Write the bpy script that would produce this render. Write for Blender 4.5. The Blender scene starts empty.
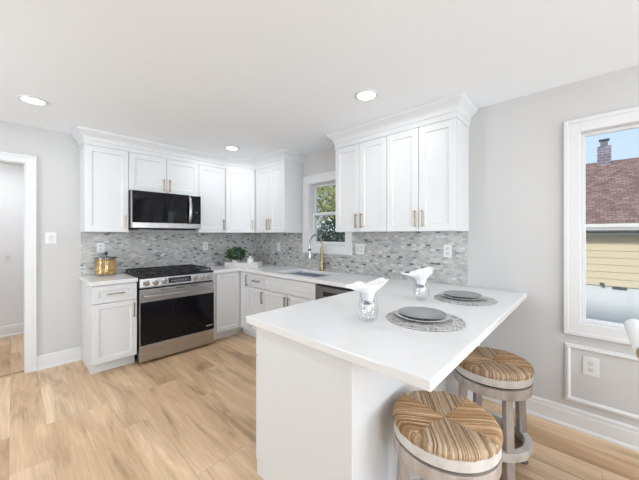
import bpy, math, random
from mathutils import Vector, Matrix
PI = math.pi
R = math.radians
scene = bpy.context.scene
C = scene.collection

# ------------------------------------------------------------------ camera
cam_data = bpy.data.cameras.new('camera')
cam_data.sensor_width = 36.0
cam_data.lens = 36.0 * 288.536 / 639.0
cam_data.shift_y = -5.14 / 639.0
cam_data.clip_start = 0.02
cam = bpy.data.objects.new('camera', cam_data)
C.objects.link(cam)
cam.location = (-2.7167, -4.0658, 1.3617)
cam.rotation_euler = (R(90), 0, 0.7545179 - PI / 2)
scene.camera = cam

# ------------------------------------------------------------------ world, sun, daylight at the rear windows, added fills, exposure
world = bpy.data.worlds.new('world')
scene.world = world
world.use_nodes = True
wn = world.node_tree
for n in list(wn.nodes):
    wn.nodes.remove(n)
w_out = wn.nodes.new('ShaderNodeOutputWorld')
w_bg = wn.nodes.new('ShaderNodeBackground')
w_tc = wn.nodes.new('ShaderNodeTexCoord')
w_sep = wn.nodes.new('ShaderNodeSeparateXYZ')
w_ramp = wn.nodes.new('ShaderNodeValToRGB')
w_ramp.color_ramp.elements[0].position = 0.0
w_ramp.color_ramp.elements[0].color = (0.68, 0.81, 0.93, 1)
w_ramp.color_ramp.elements[1].position = 0.6
w_ramp.color_ramp.elements[1].color = (0.42, 0.64, 0.92, 1)
wn.links.new(w_tc.outputs['Generated'], w_sep.inputs[0])
wn.links.new(w_sep.outputs['Z'], w_ramp.inputs[0])
wn.links.new(w_ramp.outputs[0], w_bg.inputs['Color'])
w_bg.inputs['Strength'].default_value = 1.02
wn.links.new(w_bg.outputs[0], w_out.inputs['Surface'])

def area_light(name, loc, rot, sx, sy, power, color=(1, 1, 1), shape='RECTANGLE', parent=None):
    d = bpy.data.lights.new(name, 'AREA')
    d.shape = shape
    d.size = sx
    if shape == 'RECTANGLE':
        d.size_y = sy
    d.energy = power
    d.color = color
    o = bpy.data.objects.new(name, d)
    C.objects.link(o)
    o.location = loc
    o.rotation_euler = rot
    if parent:
        o.parent = parent
    return o

sun_d = bpy.data.lights.new('sun', 'SUN')
sun_d.energy = 2.4
sun_d.angle = R(5.0)
sun_d.color = (1.0, 0.95, 0.87)
sun = bpy.data.objects.new('sun', sun_d)
C.objects.link(sun)
sun.rotation_euler = Vector((1.0, -0.25, -0.55)).to_track_quat('-Z', 'Y').to_euler()
# daylight through the rear windows behind the camera, plus added left and side fills
XLW = -4.4
DAY = (0.885, 0.945, 1.0)
P_REAR, P_SIDE, P_LEFT, P_LAMP, P_HALL = 66, 10, 44, 3.0, 13
area_light('daylight_rear', (-3.35, -7.15, 1.45), (R(100), 0, 0), 1.3, 1.5, P_REAR, DAY)
area_light('daylight_rear', (-1.25, -7.15, 1.45), (R(100), 0, 0), 1.3, 1.5, P_REAR, DAY)
area_light('fill_left', (XLW - 0.30, -1.45, 1.42), (0, R(-90), 0), 1.4, 1.1, P_LEFT, DAY)  # added fill at an unseen left window, brightens the kitchen fronts
area_light('fill_side', (0.30, -6.1, 1.42), (0, R(90), 0), 1.4, 1.0, P_SIDE, DAY)  # added fill at an unseen side window, for more light from the right
scene.view_settings.view_transform = 'Standard'
scene.view_settings.look = 'None'
scene.view_settings.gamma = 1.0
scene.view_settings.use_curve_mapping = False
scene.view_settings.exposure = 0.16
scene.cycles.max_bounces = 10
scene.cycles.diffuse_bounces = 6
scene.cycles.transparent_max_bounces = 16
scene.cycles.sample_clamp_indirect = 4.0

# ------------------------------------------------------------------ materials
MATS = {}

def new_mat(name):
    m = bpy.data.materials.new(name)
    m.use_nodes = True
    nt = m.node_tree
    b = nt.nodes['Principled BSDF']
    MATS[name] = m
    return m, nt, b

def plain(name, col, rough=0.5, metal=0.0, bump=0.0, scale=200.0, var=0.0, coat=0.0):
    m, nt, b = new_mat(name)
    b.inputs['Base Color'].default_value = (*col, 1)
    b.inputs['Roughness'].default_value = rough
    b.inputs['Metallic'].default_value = metal
    if coat:
        b.inputs['Coat Weight'].default_value = coat
    if bump or var:
        tc = nt.nodes.new('ShaderNodeTexCoord')
        no = nt.nodes.new('ShaderNodeTexNoise')
        no.inputs['Scale'].default_value = scale
        nt.links.new(tc.outputs['Object'], no.inputs['Vector'])
        if bump:
            bp = nt.nodes.new('ShaderNodeBump')
            bp.inputs['Strength'].default_value = bump
            bp.inputs['Distance'].default_value = 0.002
            nt.links.new(no.outputs['Fac'], bp.inputs['Height'])
            nt.links.new(bp.outputs['Normal'], b.inputs['Normal'])
        if var:
            mx = nt.nodes.new('ShaderNodeMix')
            mx.data_type = 'RGBA'
            mx.inputs[6].default_value = tuple(c * (1 - var) for c in col) + (1,)
            mx.inputs[7].default_value = tuple(min(1, c * (1 + var)) for c in col) + (1,)
            nt.links.new(no.outputs['Fac'], mx.inputs[0])
            nt.links.new(mx.outputs[2], b.inputs['Base Color'])
    return m

def ramp_node(nt, stops, interp='LINEAR'):
    r = nt.nodes.new('ShaderNodeValToRGB')
    r.color_ramp.interpolation = interp
    els = r.color_ramp.elements
    while len(els) > 1:
        els.remove(els[-1])
    els[0].position = stops[0][0]
    els[0].color = (*stops[0][1], 1)
    for p, c in stops[1:]:
        e = els.new(p)
        e.color = (*c, 1)
    return r

plain('wall_paint', (0.595, 0.592, 0.59), 0.75, bump=0.04, scale=350)
plain('hall_paint', (0.78, 0.795, 0.815), 0.7, bump=0.04, scale=350)
plain('ceiling_paint', (0.87, 0.90, 0.93), 0.85, bump=0.04, scale=250)
plain('trim_white', (0.73, 0.735, 0.74), 0.38)
plain('cabinet_white', (0.715, 0.73, 0.745), 0.36)
plain('plate_white', (0.74, 0.74, 0.74), 0.3)
plain('socket_dark', (0.12, 0.12, 0.12), 0.5)
plain('socket_white', (0.62, 0.62, 0.62), 0.35)
plain('toe_white', (0.72, 0.72, 0.73), 0.5)  # even off-white, no part uses it
plain('gold', (0.40, 0.31, 0.215), 0.34, 1.0)
plain('brass', (0.36, 0.275, 0.165), 0.3, 1.0)
plain('faucet_steel', (0.42, 0.39, 0.35), 0.22, 1.0)
plain('black_iron', (0.018, 0.018, 0.02), 0.55)
plain('black_enamel', (0.012, 0.012, 0.014), 0.18)
plain('black_glass', (0.006, 0.006, 0.008), 0.04)
MATS['black_glass'].node_tree.nodes['Principled BSDF'].inputs['Specular IOR Level'].default_value = 0.22
plain('display', (0.02, 0.02, 0.025), 0.1)
plain('display_mark', (0.55, 0.60, 0.66), 0.4)
plain('gap_black', (0.01, 0.01, 0.01), 0.7)
plain('grey_ceramic', (0.27, 0.275, 0.285), 0.22)
plain('pale_ceramic', (0.60, 0.60, 0.59), 0.25)
plain('white_ceramic', (0.80, 0.80, 0.77), 0.25)
plain('napkin_cloth', (0.86, 0.86, 0.88), 0.9, bump=0.3, scale=600)
plain('napkin_ring', (0.22, 0.22, 0.24), 0.4, 0.6)
plain('white_fabric', (0.86, 0.86, 0.87), 0.9, bump=0.3, scale=700)
plain('chair_wood', (0.36, 0.25, 0.15), 0.5, var=0.3, scale=25)
plain('concrete_white', (0.80, 0.80, 0.80), 0.9, var=0.08, scale=3)
plain('gutter_grey', (0.12, 0.13, 0.15), 0.5)
plain('fascia_white', (0.72, 0.70, 0.66), 0.6)
plain('bark', (0.12, 0.085, 0.06), 0.9, var=0.3, scale=12)
plain('soil', (0.06, 0.045, 0.035), 0.95)
plain('grass', (0.20, 0.21, 0.15), 0.95, var=0.4, scale=8)
plain('lid_steel', (0.22, 0.22, 0.23), 0.25, 1.0)
plain('rubber', (0.05, 0.05, 0.05), 0.7)

def brushed(name, col, rough, axis_scale):
    m, nt, b = new_mat(name)
    b.inputs['Base Color'].default_value = (*col, 1)
    b.inputs['Metallic'].default_value = 1.0
    tc = nt.nodes.new('ShaderNodeTexCoord')
    mp = nt.nodes.new('ShaderNodeMapping')
    mp.inputs['Scale'].default_value = axis_scale
    no = nt.nodes.new('ShaderNodeTexNoise')
    no.inputs['Scale'].default_value = 1.0
    nt.links.new(tc.outputs['Object'], mp.inputs[0])
    nt.links.new(mp.outputs[0], no.inputs['Vector'])
    mr = nt.nodes.new('ShaderNodeMapRange')
    mr.inputs[3].default_value = rough - 0.06
    mr.inputs[4].default_value = rough + 0.08
    nt.links.new(no.outputs['Fac'], mr.inputs[0])
    nt.links.new(mr.outputs[0], b.inputs['Roughness'])
    return m
brushed('steel', (0.50, 0.495, 0.49), 0.28, (3, 3, 500))
brushed('dark_steel', (0.24, 0.24, 0.25), 0.32, (3, 3, 500))
brushed('sink_steel', (0.58, 0.63, 0.70), 0.4, (3, 300, 300))

# quartz worktop: white, faint cloudy veins
m, nt, b = new_mat('quartz')
tc = nt.nodes.new('ShaderNodeTexCoord')
no = nt.nodes.new('ShaderNodeTexNoise')
no.inputs['Scale'].default_value = 3.0
no.inputs['Detail'].default_value = 6
no.inputs['Distortion'].default_value = 1.2
nt.links.new(tc.outputs['Object'], no.inputs['Vector'])
rp = ramp_node(nt, [(0.0, (0.77, 0.77, 0.775)), (0.46, (0.785, 0.785, 0.79)), (0.5, (0.765, 0.765, 0.77)), (0.54, (0.785, 0.785, 0.79)), (1, (0.785, 0.785, 0.79))])
nt.links.new(no.outputs['Fac'], rp.inputs[0])
nt.links.new(rp.outputs[0], b.inputs['Base Color'])
b.inputs['Roughness'].default_value = 0.10

# mosaic backsplash: small horizontal stone bricks of mixed greys
def mosaic(name, axis):
    m, nt, b = new_mat(name)
    tc = nt.nodes.new('ShaderNodeTexCoord')
    sp = nt.nodes.new('ShaderNodeSeparateXYZ')
    cb = nt.nodes.new('ShaderNodeCombineXYZ')
    nt.links.new(tc.outputs['Object'], sp.inputs[0])
    nt.links.new(sp.outputs[axis], cb.inputs[0])
    nt.links.new(sp.outputs['Z'], cb.inputs[1])
    br = nt.nodes.new('ShaderNodeTexBrick')
    br.offset = 0.5
    br.inputs['Color1'].default_value = (0, 0, 0, 1)
    br.inputs['Color2'].default_value = (1, 1, 1, 1)
    br.inputs['Mortar'].default_value = (0.5, 0.5, 0.5, 1)
    br.inputs['Scale'].default_value = 1.0
    br.inputs['Mortar Size'].default_value = 0.0013
    br.inputs['Mortar Smooth'].default_value = 0.1
    br.inputs['Brick Width'].default_value = 0.047
    br.inputs['Row Height'].default_value = 0.0212
    nt.links.new(cb.outputs[0], br.inputs['Vector'])
    rp = ramp_node(nt, [(0.0, (0.10, 0.10, 0.105)), (0.03, (0.22, 0.22, 0.225)), (0.08, (0.36, 0.36, 0.36)), (0.18, (0.43, 0.43, 0.415)),
                        (0.42, (0.47, 0.465, 0.44)), (0.62, (0.36, 0.362, 0.362)), (0.76, (0.52, 0.51, 0.485)), (0.93, (0.61, 0.605, 0.585))], 'CONSTANT')
    nt.links.new(br.outputs['Color'], rp.inputs[0])
    no = nt.nodes.new('ShaderNodeTexNoise')
    no.inputs['Scale'].default_value = 38
    no.inputs['Detail'].default_value = 4
    nt.links.new(tc.outputs['Object'], no.inputs['Vector'])
    mx = nt.nodes.new('ShaderNodeMix')
    mx.data_type = 'RGBA'
    mx.blend_type = 'SOFT_LIGHT'
    mx.inputs[0].default_value = 0.6
    nt.links.new(rp.outputs[0], mx.inputs[6])
    nt.links.new(no.outputs['Fac'], mx.inputs[7])
    mg = nt.nodes.new('ShaderNodeMix')
    mg.data_type = 'RGBA'
    mg.inputs[7].default_value = (0.48, 0.48, 0.465, 1)
    nt.links.new(br.outputs['Fac'], mg.inputs[0])
    nt.links.new(mx.outputs[2], mg.inputs[6])
    nt.links.new(mg.outputs[2], b.inputs['Base Color'])
    b.inputs['Roughness'].default_value = 0.3
    bp = nt.nodes.new('ShaderNodeBump')
    bp.inputs['Strength'].default_value = 0.5
    bp.inputs['Distance'].default_value = 0.001
    bp.invert = True
    nt.links.new(br.outputs['Fac'], bp.inputs['Height'])
    nt.links.new(bp.outputs['Normal'], b.inputs['Normal'])
mosaic('mosaic_x', 'X')
mosaic('mosaic_y', 'Y')

# plank floor, boards run along Y
m, nt, b = new_mat('planks')
tc = nt.nodes.new('ShaderNodeTexCoord')
sp = nt.nodes.new('ShaderNodeSeparateXYZ')
cb = nt.nodes.new('ShaderNodeCombineXYZ')
nt.links.new(tc.outputs['Object'], sp.inputs[0])
nt.links.new(sp.outputs['Y'], cb.inputs[0])
nt.links.new(sp.outputs['X'], cb.inputs[1])
br = nt.nodes.new('ShaderNodeTexBrick')
br.offset = 0.37
br.offset_frequency = 3
br.inputs['Color1'].default_value = (0, 0, 0, 1)
br.inputs['Color2'].default_value = (1, 1, 1, 1)
br.inputs['Mortar'].default_value = (0.5, 0.5, 0.5, 1)
br.inputs['Scale'].default_value = 1.0
br.inputs['Mortar Size'].default_value = 0.0008
br.inputs['Brick Width'].default_value = 1.22
br.inputs['Row Height'].default_value = 0.182
nt.links.new(cb.outputs[0], br.inputs['Vector'])
rp = ramp_node(nt, [(0.0, (0.53, 0.335, 0.19)), (0.5, (0.655, 0.45, 0.275)), (1.0, (0.77, 0.57, 0.38))])
nt.links.new(br.outputs['Color'], rp.inputs[0])
# grain offset per board
mp = nt.nodes.new('ShaderNodeMapping')
mp.inputs['Scale'].default_value = (9, 1.3, 9)
ad = nt.nodes.new('ShaderNodeVectorMath')
ad.operation = 'MULTIPLY_ADD'
ad.inputs[1].default_value = (7.0, 13.0, 3.0)
nt.links.new(br.outputs['Color'], ad.inputs[0])
nt.links.new(tc.outputs['Object'], ad.inputs[2])
nt.links.new(ad.outputs[0], mp.inputs[0])
no = nt.nodes.new('ShaderNodeTexNoise')
no.inputs['Scale'].default_value = 1.0
no.inputs['Detail'].default_value = 7
no.inputs['Roughness'].default_value = 0.62
no.inputs['Distortion'].default_value = 0.7
nt.links.new(mp.outputs[0], no.inputs['Vector'])
rg = ramp_node(nt, [(0.30, (0.42, 0.38, 0.34)), (0.46, (0.88, 0.86, 0.84)), (0.56, (1.0, 1.0, 1.0)), (0.70, (1.25, 1.32, 1.38))])
nt.links.new(no.outputs['Fac'], rg.inputs[0])
mx = nt.nodes.new('ShaderNodeMix')
mx.data_type = 'RGBA'
mx.blend_type = 'MULTIPLY'
mx.inputs[0].default_value = 0.75
nt.links.new(rp.outputs[0], mx.inputs[6])
nt.links.new(rg.outputs[0], mx.inputs[7])
mp2 = nt.nodes.new('ShaderNodeMapping')
mp2.inputs['Scale'].default_value = (90, 3.0, 90)
nt.links.new(ad.outputs[0], mp2.inputs[0])
n2 = nt.nodes.new('ShaderNodeTexNoise')
n2.inputs['Scale'].default_value = 1.0
n2.inputs['Detail'].default_value = 3
nt.links.new(mp2.outputs[0], n2.inputs['Vector'])
mx2 = nt.nodes.new('ShaderNodeMix')
mx2.data_type = 'RGBA'
mx2.blend_type = 'SOFT_LIGHT'
mx2.inputs[0].default_value = 0.45
nt.links.new(mx.outputs[2], mx2.inputs[6])
nt.links.new(n2.outputs['Fac'], mx2.inputs[7])
mg = nt.nodes.new('ShaderNodeMix')
mg.data_type = 'RGBA'
mg.inputs[7].default_value = (0.44, 0.31, 0.20, 1)
nt.links.new(br.outputs['Fac'], mg.inputs[0])
nt.links.new(mx2.outputs[2], mg.inputs[6])
nt.links.new(mg.outputs[2], b.inputs['Base Color'])
b.inputs['Roughness'].default_value = 0.42

def island_mat(name, stops, rough, coords_noise=0.0, scale=30, transl=0.0):
    m, nt, b = new_mat(name)
    g = nt.nodes.new('ShaderNodeNewGeometry')
    rp = ramp_node(nt, stops)
    nt.links.new(g.outputs['Random Per Island'], rp.inputs[0])
    last = rp.outputs[0]
    if coords_noise:
        tc = nt.nodes.new('ShaderNodeTexCoord')
        no = nt.nodes.new('ShaderNodeTexNoise')
        no.inputs['Scale'].default_value = scale
        no.inputs['Detail'].default_value = 4
        nt.links.new(tc.outputs['Object'], no.inputs['Vector'])
        mx = nt.nodes.new('ShaderNodeMix')
        mx.data_type = 'RGBA'
        mx.blend_type = 'OVERLAY'
        mx.inputs[0].default_value = coords_noise
        nt.links.new(last, mx.inputs[6])
        nt.links.new(no.outputs['Fac'], mx.inputs[7])
        last = mx.outputs[2]
    nt.links.new(last, b.inputs['Base Color'])
    b.inputs['Roughness'].default_value = rough
    if transl:
        t = nt.nodes.new('ShaderNodeBsdfTranslucent')
        ms = nt.nodes.new('ShaderNodeMixShader')
        ms.inputs[0].default_value = transl
        nt.links.new(last, t.inputs['Color'])
        nt.links.new(b.outputs[0], ms.inputs[1])
        nt.links.new(t.outputs[0], ms.inputs[2])
        nt.links.new(ms.outputs[0], nt.nodes['Material Output'].inputs['Surface'])
    return m
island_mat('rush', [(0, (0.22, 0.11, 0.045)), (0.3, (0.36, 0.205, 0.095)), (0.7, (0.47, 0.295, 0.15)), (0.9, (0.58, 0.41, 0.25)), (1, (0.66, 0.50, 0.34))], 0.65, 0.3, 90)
island_mat('rush_lit', [(0, (0.26, 0.15, 0.075)), (0.25, (0.44, 0.30, 0.18)), (0.6, (0.56, 0.42, 0.28)), (0.85, (0.66, 0.54, 0.40)), (1, (0.74, 0.64, 0.50))], 0.65, 0.3, 90)  # lit copy of the rush, strand sheen put into the colour
island_mat('pasta', [(0, (0.42, 0.20, 0.03)), (0.5, (0.74, 0.45, 0.10)), (1, (0.88, 0.66, 0.28))], 0.5)
island_mat('leaf_dark', [(0, (0.012, 0.04, 0.012)), (0.6, (0.035, 0.10, 0.03)), (1, (0.09, 0.20, 0.06))], 0.5, transl=0.2)
island_mat('leaf_hedge', [(0, (0.018, 0.035, 0.02)), (0.6, (0.045, 0.075, 0.04)), (1, (0.11, 0.15, 0.07))], 0.6, transl=0.2)
island_mat('leaf_yellow', [(0, (0.16, 0.18, 0.04)), (0.5, (0.46, 0.46, 0.13)), (1, (0.78, 0.72, 0.32))], 0.6, transl=0.45)
island_mat('slat_wood', [(0, (0.55, 0.54, 0.52)), (1, (0.74, 0.73, 0.71))], 0.7, 0.3, 60)

# whitewashed stool wood with grain
m, nt, b = new_mat('whitewash')
tc = nt.nodes.new('ShaderNodeTexCoord')
mp = nt.nodes.new('ShaderNodeMapping')
mp.inputs['Scale'].default_value = (22, 22, 5)
no = nt.nodes.new('ShaderNodeTexNoise')
no.inputs['Scale'].default_value = 1.0
no.inputs['Detail'].default_value = 6
nt.links.new(tc.outputs['Object'], mp.inputs[0])
nt.links.new(mp.outputs[0], no.inputs['Vector'])
rp = ramp_node(nt, [(0.25, (0.30, 0.25, 0.225)), (0.5, (0.44, 0.385, 0.35)), (0.8, (0.58, 0.53, 0.49))])
nt.links.new(no.outputs['Fac'], rp.inputs[0])
nt.links.new(rp.outputs[0], b.inputs['Base Color'])
b.inputs['Roughness'].default_value = 0.5
m, nt, b = new_mat('whitewash_rim')
tc = nt.nodes.new('ShaderNodeTexCoord')
no = nt.nodes.new('ShaderNodeTexNoise')
no.inputs['Scale'].default_value = 14
no.inputs['Detail'].default_value = 6
nt.links.new(tc.outputs['Object'], no.inputs['Vector'])
rp = ramp_node(nt, [(0.25, (0.48, 0.44, 0.41)), (0.5, (0.64, 0.61, 0.58)), (0.8, (0.72, 0.70, 0.68))])
nt.links.new(no.outputs['Fac'], rp.inputs[0])
nt.links.new(rp.outputs[0], b.inputs['Base Color'])
b.inputs['Roughness'].default_value = 0.45

# woven placemat: rings of light and dark grey cord
m, nt, b = new_mat('woven')
tc = nt.nodes.new('ShaderNodeTexCoord')
wv = nt.nodes.new('ShaderNodeTexWave')
wv.wave_type = 'RINGS'
wv.rings_direction = 'Z'
wv.inputs['Scale'].default_value = 40
wv.inputs['Distortion'].default_value = 0.6
ck = nt.nodes.new('ShaderNodeTexNoise')
ck.inputs['Scale'].default_value = 95
ck.inputs['Detail'].default_value = 2
nt.links.new(tc.outputs['Object'], wv.inputs['Vector'])
nt.links.new(tc.outputs['Object'], ck.inputs['Vector'])
mxv = nt.nodes.new('ShaderNodeMath')
mxv.operation = 'MULTIPLY_ADD'
mxv.inputs[1].default_value = 0.3
nt.links.new(wv.outputs['Fac'], mxv.inputs[0])
sc_ = nt.nodes.new('ShaderNodeMath')
sc_.operation = 'MULTIPLY'
sc_.inputs[1].default_value = 0.9
nt.links.new(ck.outputs['Fac'], sc_.inputs[0])
nt.links.new(sc_.outputs[0], mxv.inputs[2])
rp = ramp_node(nt, [(0.4, (0.07, 0.07, 0.075)), (0.55, (0.30, 0.30, 0.30)), (0.75, (0.66, 0.65, 0.63))])
nt.links.new(mxv.outputs[0], rp.inputs[0])
nt.links.new(rp.outputs[0], b.inputs['Base Color'])
b.inputs['Roughness'].default_value = 0.85
bp = nt.nodes.new('ShaderNodeBump')
bp.inputs['Strength'].default_value = 0.6
bp.inputs['Distance'].default_value = 0.002
nt.links.new(mxv.outputs[0], bp.inputs['Height'])
nt.links.new(bp.outputs['Normal'], b.inputs['Normal'])

# pane glass and drinking glass
def glass_mat(name, refl, tint):
    m, nt, b = new_mat(name)
    nt.nodes.remove(b)
    t = nt.nodes.new('ShaderNodeBsdfTransparent')
    t.inputs['Color'].default_value = (*tint, 1)
    g = nt.nodes.new('ShaderNodeBsdfGlossy')
    g.inputs['Roughness'].default_value = 0.01
    g.inputs['Color'].default_value = (1, 1, 1, 1)
    lw = nt.nodes.new('ShaderNodeLayerWeight')
    lw.inputs['Blend'].default_value = 0.5
    pw = nt.nodes.new('ShaderNodeMath')
    pw.operation = 'POWER'
    pw.inputs[1].default_value = 3.0
    nt.links.new(lw.outputs['Facing'], pw.inputs[0])
    ma = nt.nodes.new('ShaderNodeMath')
    ma.operation = 'MULTIPLY_ADD'
    ma.inputs[1].default_value = refl
    ma.inputs[2].default_value = 0.03
    nt.links.new(pw.outputs[0], ma.inputs[0])
    ms = nt.nodes.new('ShaderNodeMixShader')
    nt.links.new(ma.outputs[0], ms.inputs[0])
    nt.links.new(t.outputs[0], ms.inputs[1])
    nt.links.new(g.outputs[0], ms.inputs[2])
    nt.links.new(ms.outputs[0], nt.nodes['Material Output'].inputs['Surface'])
glass_mat('pane_glass', 0.5, (0.97, 0.98, 0.98))
glass_mat('jar_glass', 0.25, (0.985, 0.99, 0.99))
glass_mat('tumbler_glass', 0.85, (0.985, 0.99, 0.99))

# lit lens of the ceiling lights
m, nt, b = new_mat('lens')
b.inputs['Emission Color'].default_value = (1, 0.98, 0.95, 1)
b.inputs['Emission Strength'].default_value = 6.0

# roof shingles, siding, chimney brick
def brickmat(name, ax, c1, c2, cm, w, h, ms, rough=0.85):
    m, nt, b = new_mat(name)
    tc = nt.nodes.new('ShaderNodeTexCoord')
    sp = nt.nodes.new('ShaderNodeSeparateXYZ')
    cb = nt.nodes.new('ShaderNodeCombineXYZ')
    nt.links.new(tc.outputs['Object'], sp.inputs[0])
    nt.links.new(sp.outputs[ax[0]], cb.inputs[0])
    nt.links.new(sp.outputs[ax[1]], cb.inputs[1])
    br = nt.nodes.new('ShaderNodeTexBrick')
    br.inputs['Color1'].default_value = (*c1, 1)
    br.inputs['Color2'].default_value = (*c2, 1)
    br.inputs['Mortar'].default_value = (*cm, 1)
    br.inputs['Scale'].default_value = 1
    br.inputs['Mortar Size'].default_value = ms
    br.inputs['Brick Width'].default_value = w
    br.inputs['Row Height'].default_value = h
    nt.links.new(cb.outputs[0], br.inputs['Vector'])
    no = nt.nodes.new('ShaderNodeTexNoise')
    no.inputs['Scale'].default_value = 9
    nt.links.new(tc.outputs['Object'], no.inputs['Vector'])
    mx = nt.nodes.new('ShaderNodeMix')
    mx.data_type = 'RGBA'
    mx.blend_type = 'OVERLAY'
    mx.inputs[0].default_value = 0.5
    nt.links.new(br.outputs['Color'], mx.inputs[6])
    nt.links.new(no.outputs['Fac'], mx.inputs[7])
    nt.links.new(mx.outputs[2], b.inputs['Base Color'])
    b.inputs['Roughness'].default_value = rough
brickmat('shingles', ('Y', 'Z'), (0.20, 0.095, 0.075), (0.42, 0.245, 0.19), (0.13, 0.085, 0.08), 0.11, 0.05, 0.005)
brickmat('chimney_brick', ('Y', 'Z'), (0.16, 0.13, 0.17), (0.25, 0.21, 0.26), (0.35, 0.33, 0.36), 0.16, 0.07, 0.008)
plain('siding', (0.74, 0.62, 0.43), 0.7)

# ------------------------------------------------------------------ mesh helpers
class Frame:
    def __init__(self, o, right, out):
        self.o, self.r, self.n = Vector((*o, 0)), Vector((*right, 0)), Vector((*out, 0))
    def __call__(self, u, d, z):
        return self.o + self.r * u + self.n * d + Vector((0, 0, z))
WORLD = Frame((0, 0), (1, 0), (0, 1))
FA = Frame((0, 0), (1, 0), (0, -1))       # stove wall: u = x, d = distance from the wall
FB = Frame((0, 0), (0, -1), (-1, 0))      # window wall: u = -y

class MB:
    def __init__(self, frame=WORLD):
        self.v, self.f, self.fr = [], [], frame
    def vert(self, p):
        self.v.append(self.fr(*p))
        return len(self.v) - 1
    def box(self, u0, u1, d0, d1, z0, z1):
        i = len(self.v)
        for z in (z0, z1):
            for (u, d) in ((u0, d0), (u1, d0), (u1, d1), (u0, d1)):
                self.vert((u, d, z))
        for q in ((0, 3, 2, 1), (4, 5, 6, 7), (0, 1, 5, 4), (1, 2, 6, 5), (2, 3, 7, 6), (3, 0, 4, 7)):
            self.f.append(tuple(i + k for k in q))
        return self
    def prism(self, poly, axis, a0, a1):
        """poly in the two other axes, extruded along axis (0,1,2)"""
        i, n = len(self.v), len(poly)
        for a in (a0, a1):
            for p in poly:
                c = [p[0], p[1]]
                c.insert(axis, a)
                self.vert(c)
        self.f.append(tuple(i + k for k in range(n - 1, -1, -1)))
        self.f.append(tuple(i + n + k for k in range(n)))
        for k in range(n):
            self.f.append((i + k, i + (k + 1) % n, i + n + (k + 1) % n, i + n + k))
        return self
    def lathe(self, c, prof, n=32, axis='z'):
        """prof = list of (r, h) about c"""
        i = len(self.v)
        for (r, h) in prof:
            for k in range(n):
                a = 2 * PI * k / n
                if axis == 'z':
                    self.vert((c[0] + r * math.cos(a), c[1] + r * math.sin(a), c[2] + h))
                elif axis == 'd':
                    self.vert((c[0] + r * math.cos(a), c[1] + h, c[2] + r * math.sin(a)))
                else:
                    self.vert((c[0] + h, c[1] + r * math.cos(a), c[2] + r * math.sin(a)))
        for j in range(len(prof) - 1):
            for k in range(n):
                a, b2 = i + j * n + k, i + j * n + (k + 1) % n
                self.f.append((a, b2, b2 + n, a + n))
        if prof[0][0] > 1e-6:
            self.f.append(tuple(i + k for k in range(n - 1, -1, -1)))
        if prof[-1][0] > 1e-6:
            j = i + (len(prof) - 1) * n
            self.f.append(tuple(j + k for k in range(n)))
        return self
    def tube(self, pts, r, n=10, caps=True):
        pts = [Vector(p) for p in pts]
        rr = r if isinstance(r, (list, tuple)) else [r] * len(pts)
        i = len(self.v)
        up = None
        for k, p in enumerate(pts):
            t = (pts[min(k + 1, len(pts) - 1)] - pts[max(k - 1, 0)]).normalized()
            if up is None:
                up = Vector((0, 0, 1)) if abs(t.z) < 0.9 else Vector((1, 0, 0))
            s = t.cross(up).normalized()
            up = s.cross(t).normalized()
            for q in range(n):
                a = 2 * PI * q / n
                self.vert(tuple(p + s * (rr[k] * math.cos(a)) + up * (rr[k] * math.sin(a))))
        for k in range(len(pts) - 1):
            for q in range(n):
                a, b2 = i + k * n + q, i + k * n + (q + 1) % n
                self.f.append((a, b2, b2 + n, a + n))
        if caps:
            self.f.append(tuple(i + q for q in range(n - 1, -1, -1)))
            j = i + (len(pts) - 1) * n
            self.f.append(tuple(j + q for q in range(n)))
        return self
    def cells(self, xs, ys, solid, a0, a1, axis):
        """slab of grid cells (holes where solid() is false) between a0 and a1 along axis"""
        cache = {}
        def V(ix, iy, top):
            key = (ix, iy, top)
            if key not in cache:
                c = [xs[ix], ys[iy]]
                c.insert(axis, a1 if top else a0)
                cache[key] = self.vert(c)
            return cache[key]
        S = lambda i, j: 0 <= i < len(xs) - 1 and 0 <= j < len(ys) - 1 and solid((xs[i] + xs[i + 1]) / 2, (ys[j] + ys[j + 1]) / 2)
        for i in range(len(xs) - 1):
            for j in range(len(ys) - 1):
                if not S(i, j):
                    continue
                self.f.append((V(i, j, 1), V(i + 1, j, 1), V(i + 1, j + 1, 1), V(i, j + 1, 1)))
                self.f.append((V(i, j, 0), V(i, j + 1, 0), V(i + 1, j + 1, 0), V(i + 1, j, 0)))
                for (di, dj, p, q) in ((-1, 0, (i, j), (i, j + 1)), (1, 0, (i + 1, j + 1), (i + 1, j)), (0, -1, (i + 1, j), (i, j)), (0, 1, (i, j + 1), (i + 1, j + 1))):
                    if not S(i + di, j + dj):
                        self.f.append((V(*p, 0), V(*p, 1), V(*q, 1), V(*q, 0)))
        return self

import bmesh
def wloc(o):
    l = Vector((0, 0, 0))
    while o:
        l = l + Vector(o.location)
        o = o.parent
    return l

def obj(name, mb, mat, parent=None, bevel=0.0, smooth=None, seg=2, loc=None):
    me = bpy.data.meshes.new(name)
    base = wloc(parent) if parent else Vector(loc or (0, 0, 0))
    me.from_pydata([tuple(v - base) for v in mb.v], [], mb.f)
    bm = bmesh.new()
    bm.from_mesh(me)
    bmesh.ops.recalc_face_normals(bm, faces=bm.faces)
    bm.to_mesh(me)
    bm.free()
    me.materials.append(MATS[mat])
    o = bpy.data.objects.new(name, me)
    C.objects.link(o)
    if parent:
        o.parent = parent
    else:
        o.location = base
    if smooth is not None:
        me.polygons.foreach_set('use_smooth', [True] * len(me.polygons))
        me.set_sharp_from_angle(angle=R(smooth))
    if bevel:
        b = o.modifiers.new('bevel', 'BEVEL')
        b.width = bevel
        b.segments = seg
        b.limit_method = 'ANGLE'
        b.angle_limit = R(35)
        b.harden_normals = False
    return o

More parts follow.
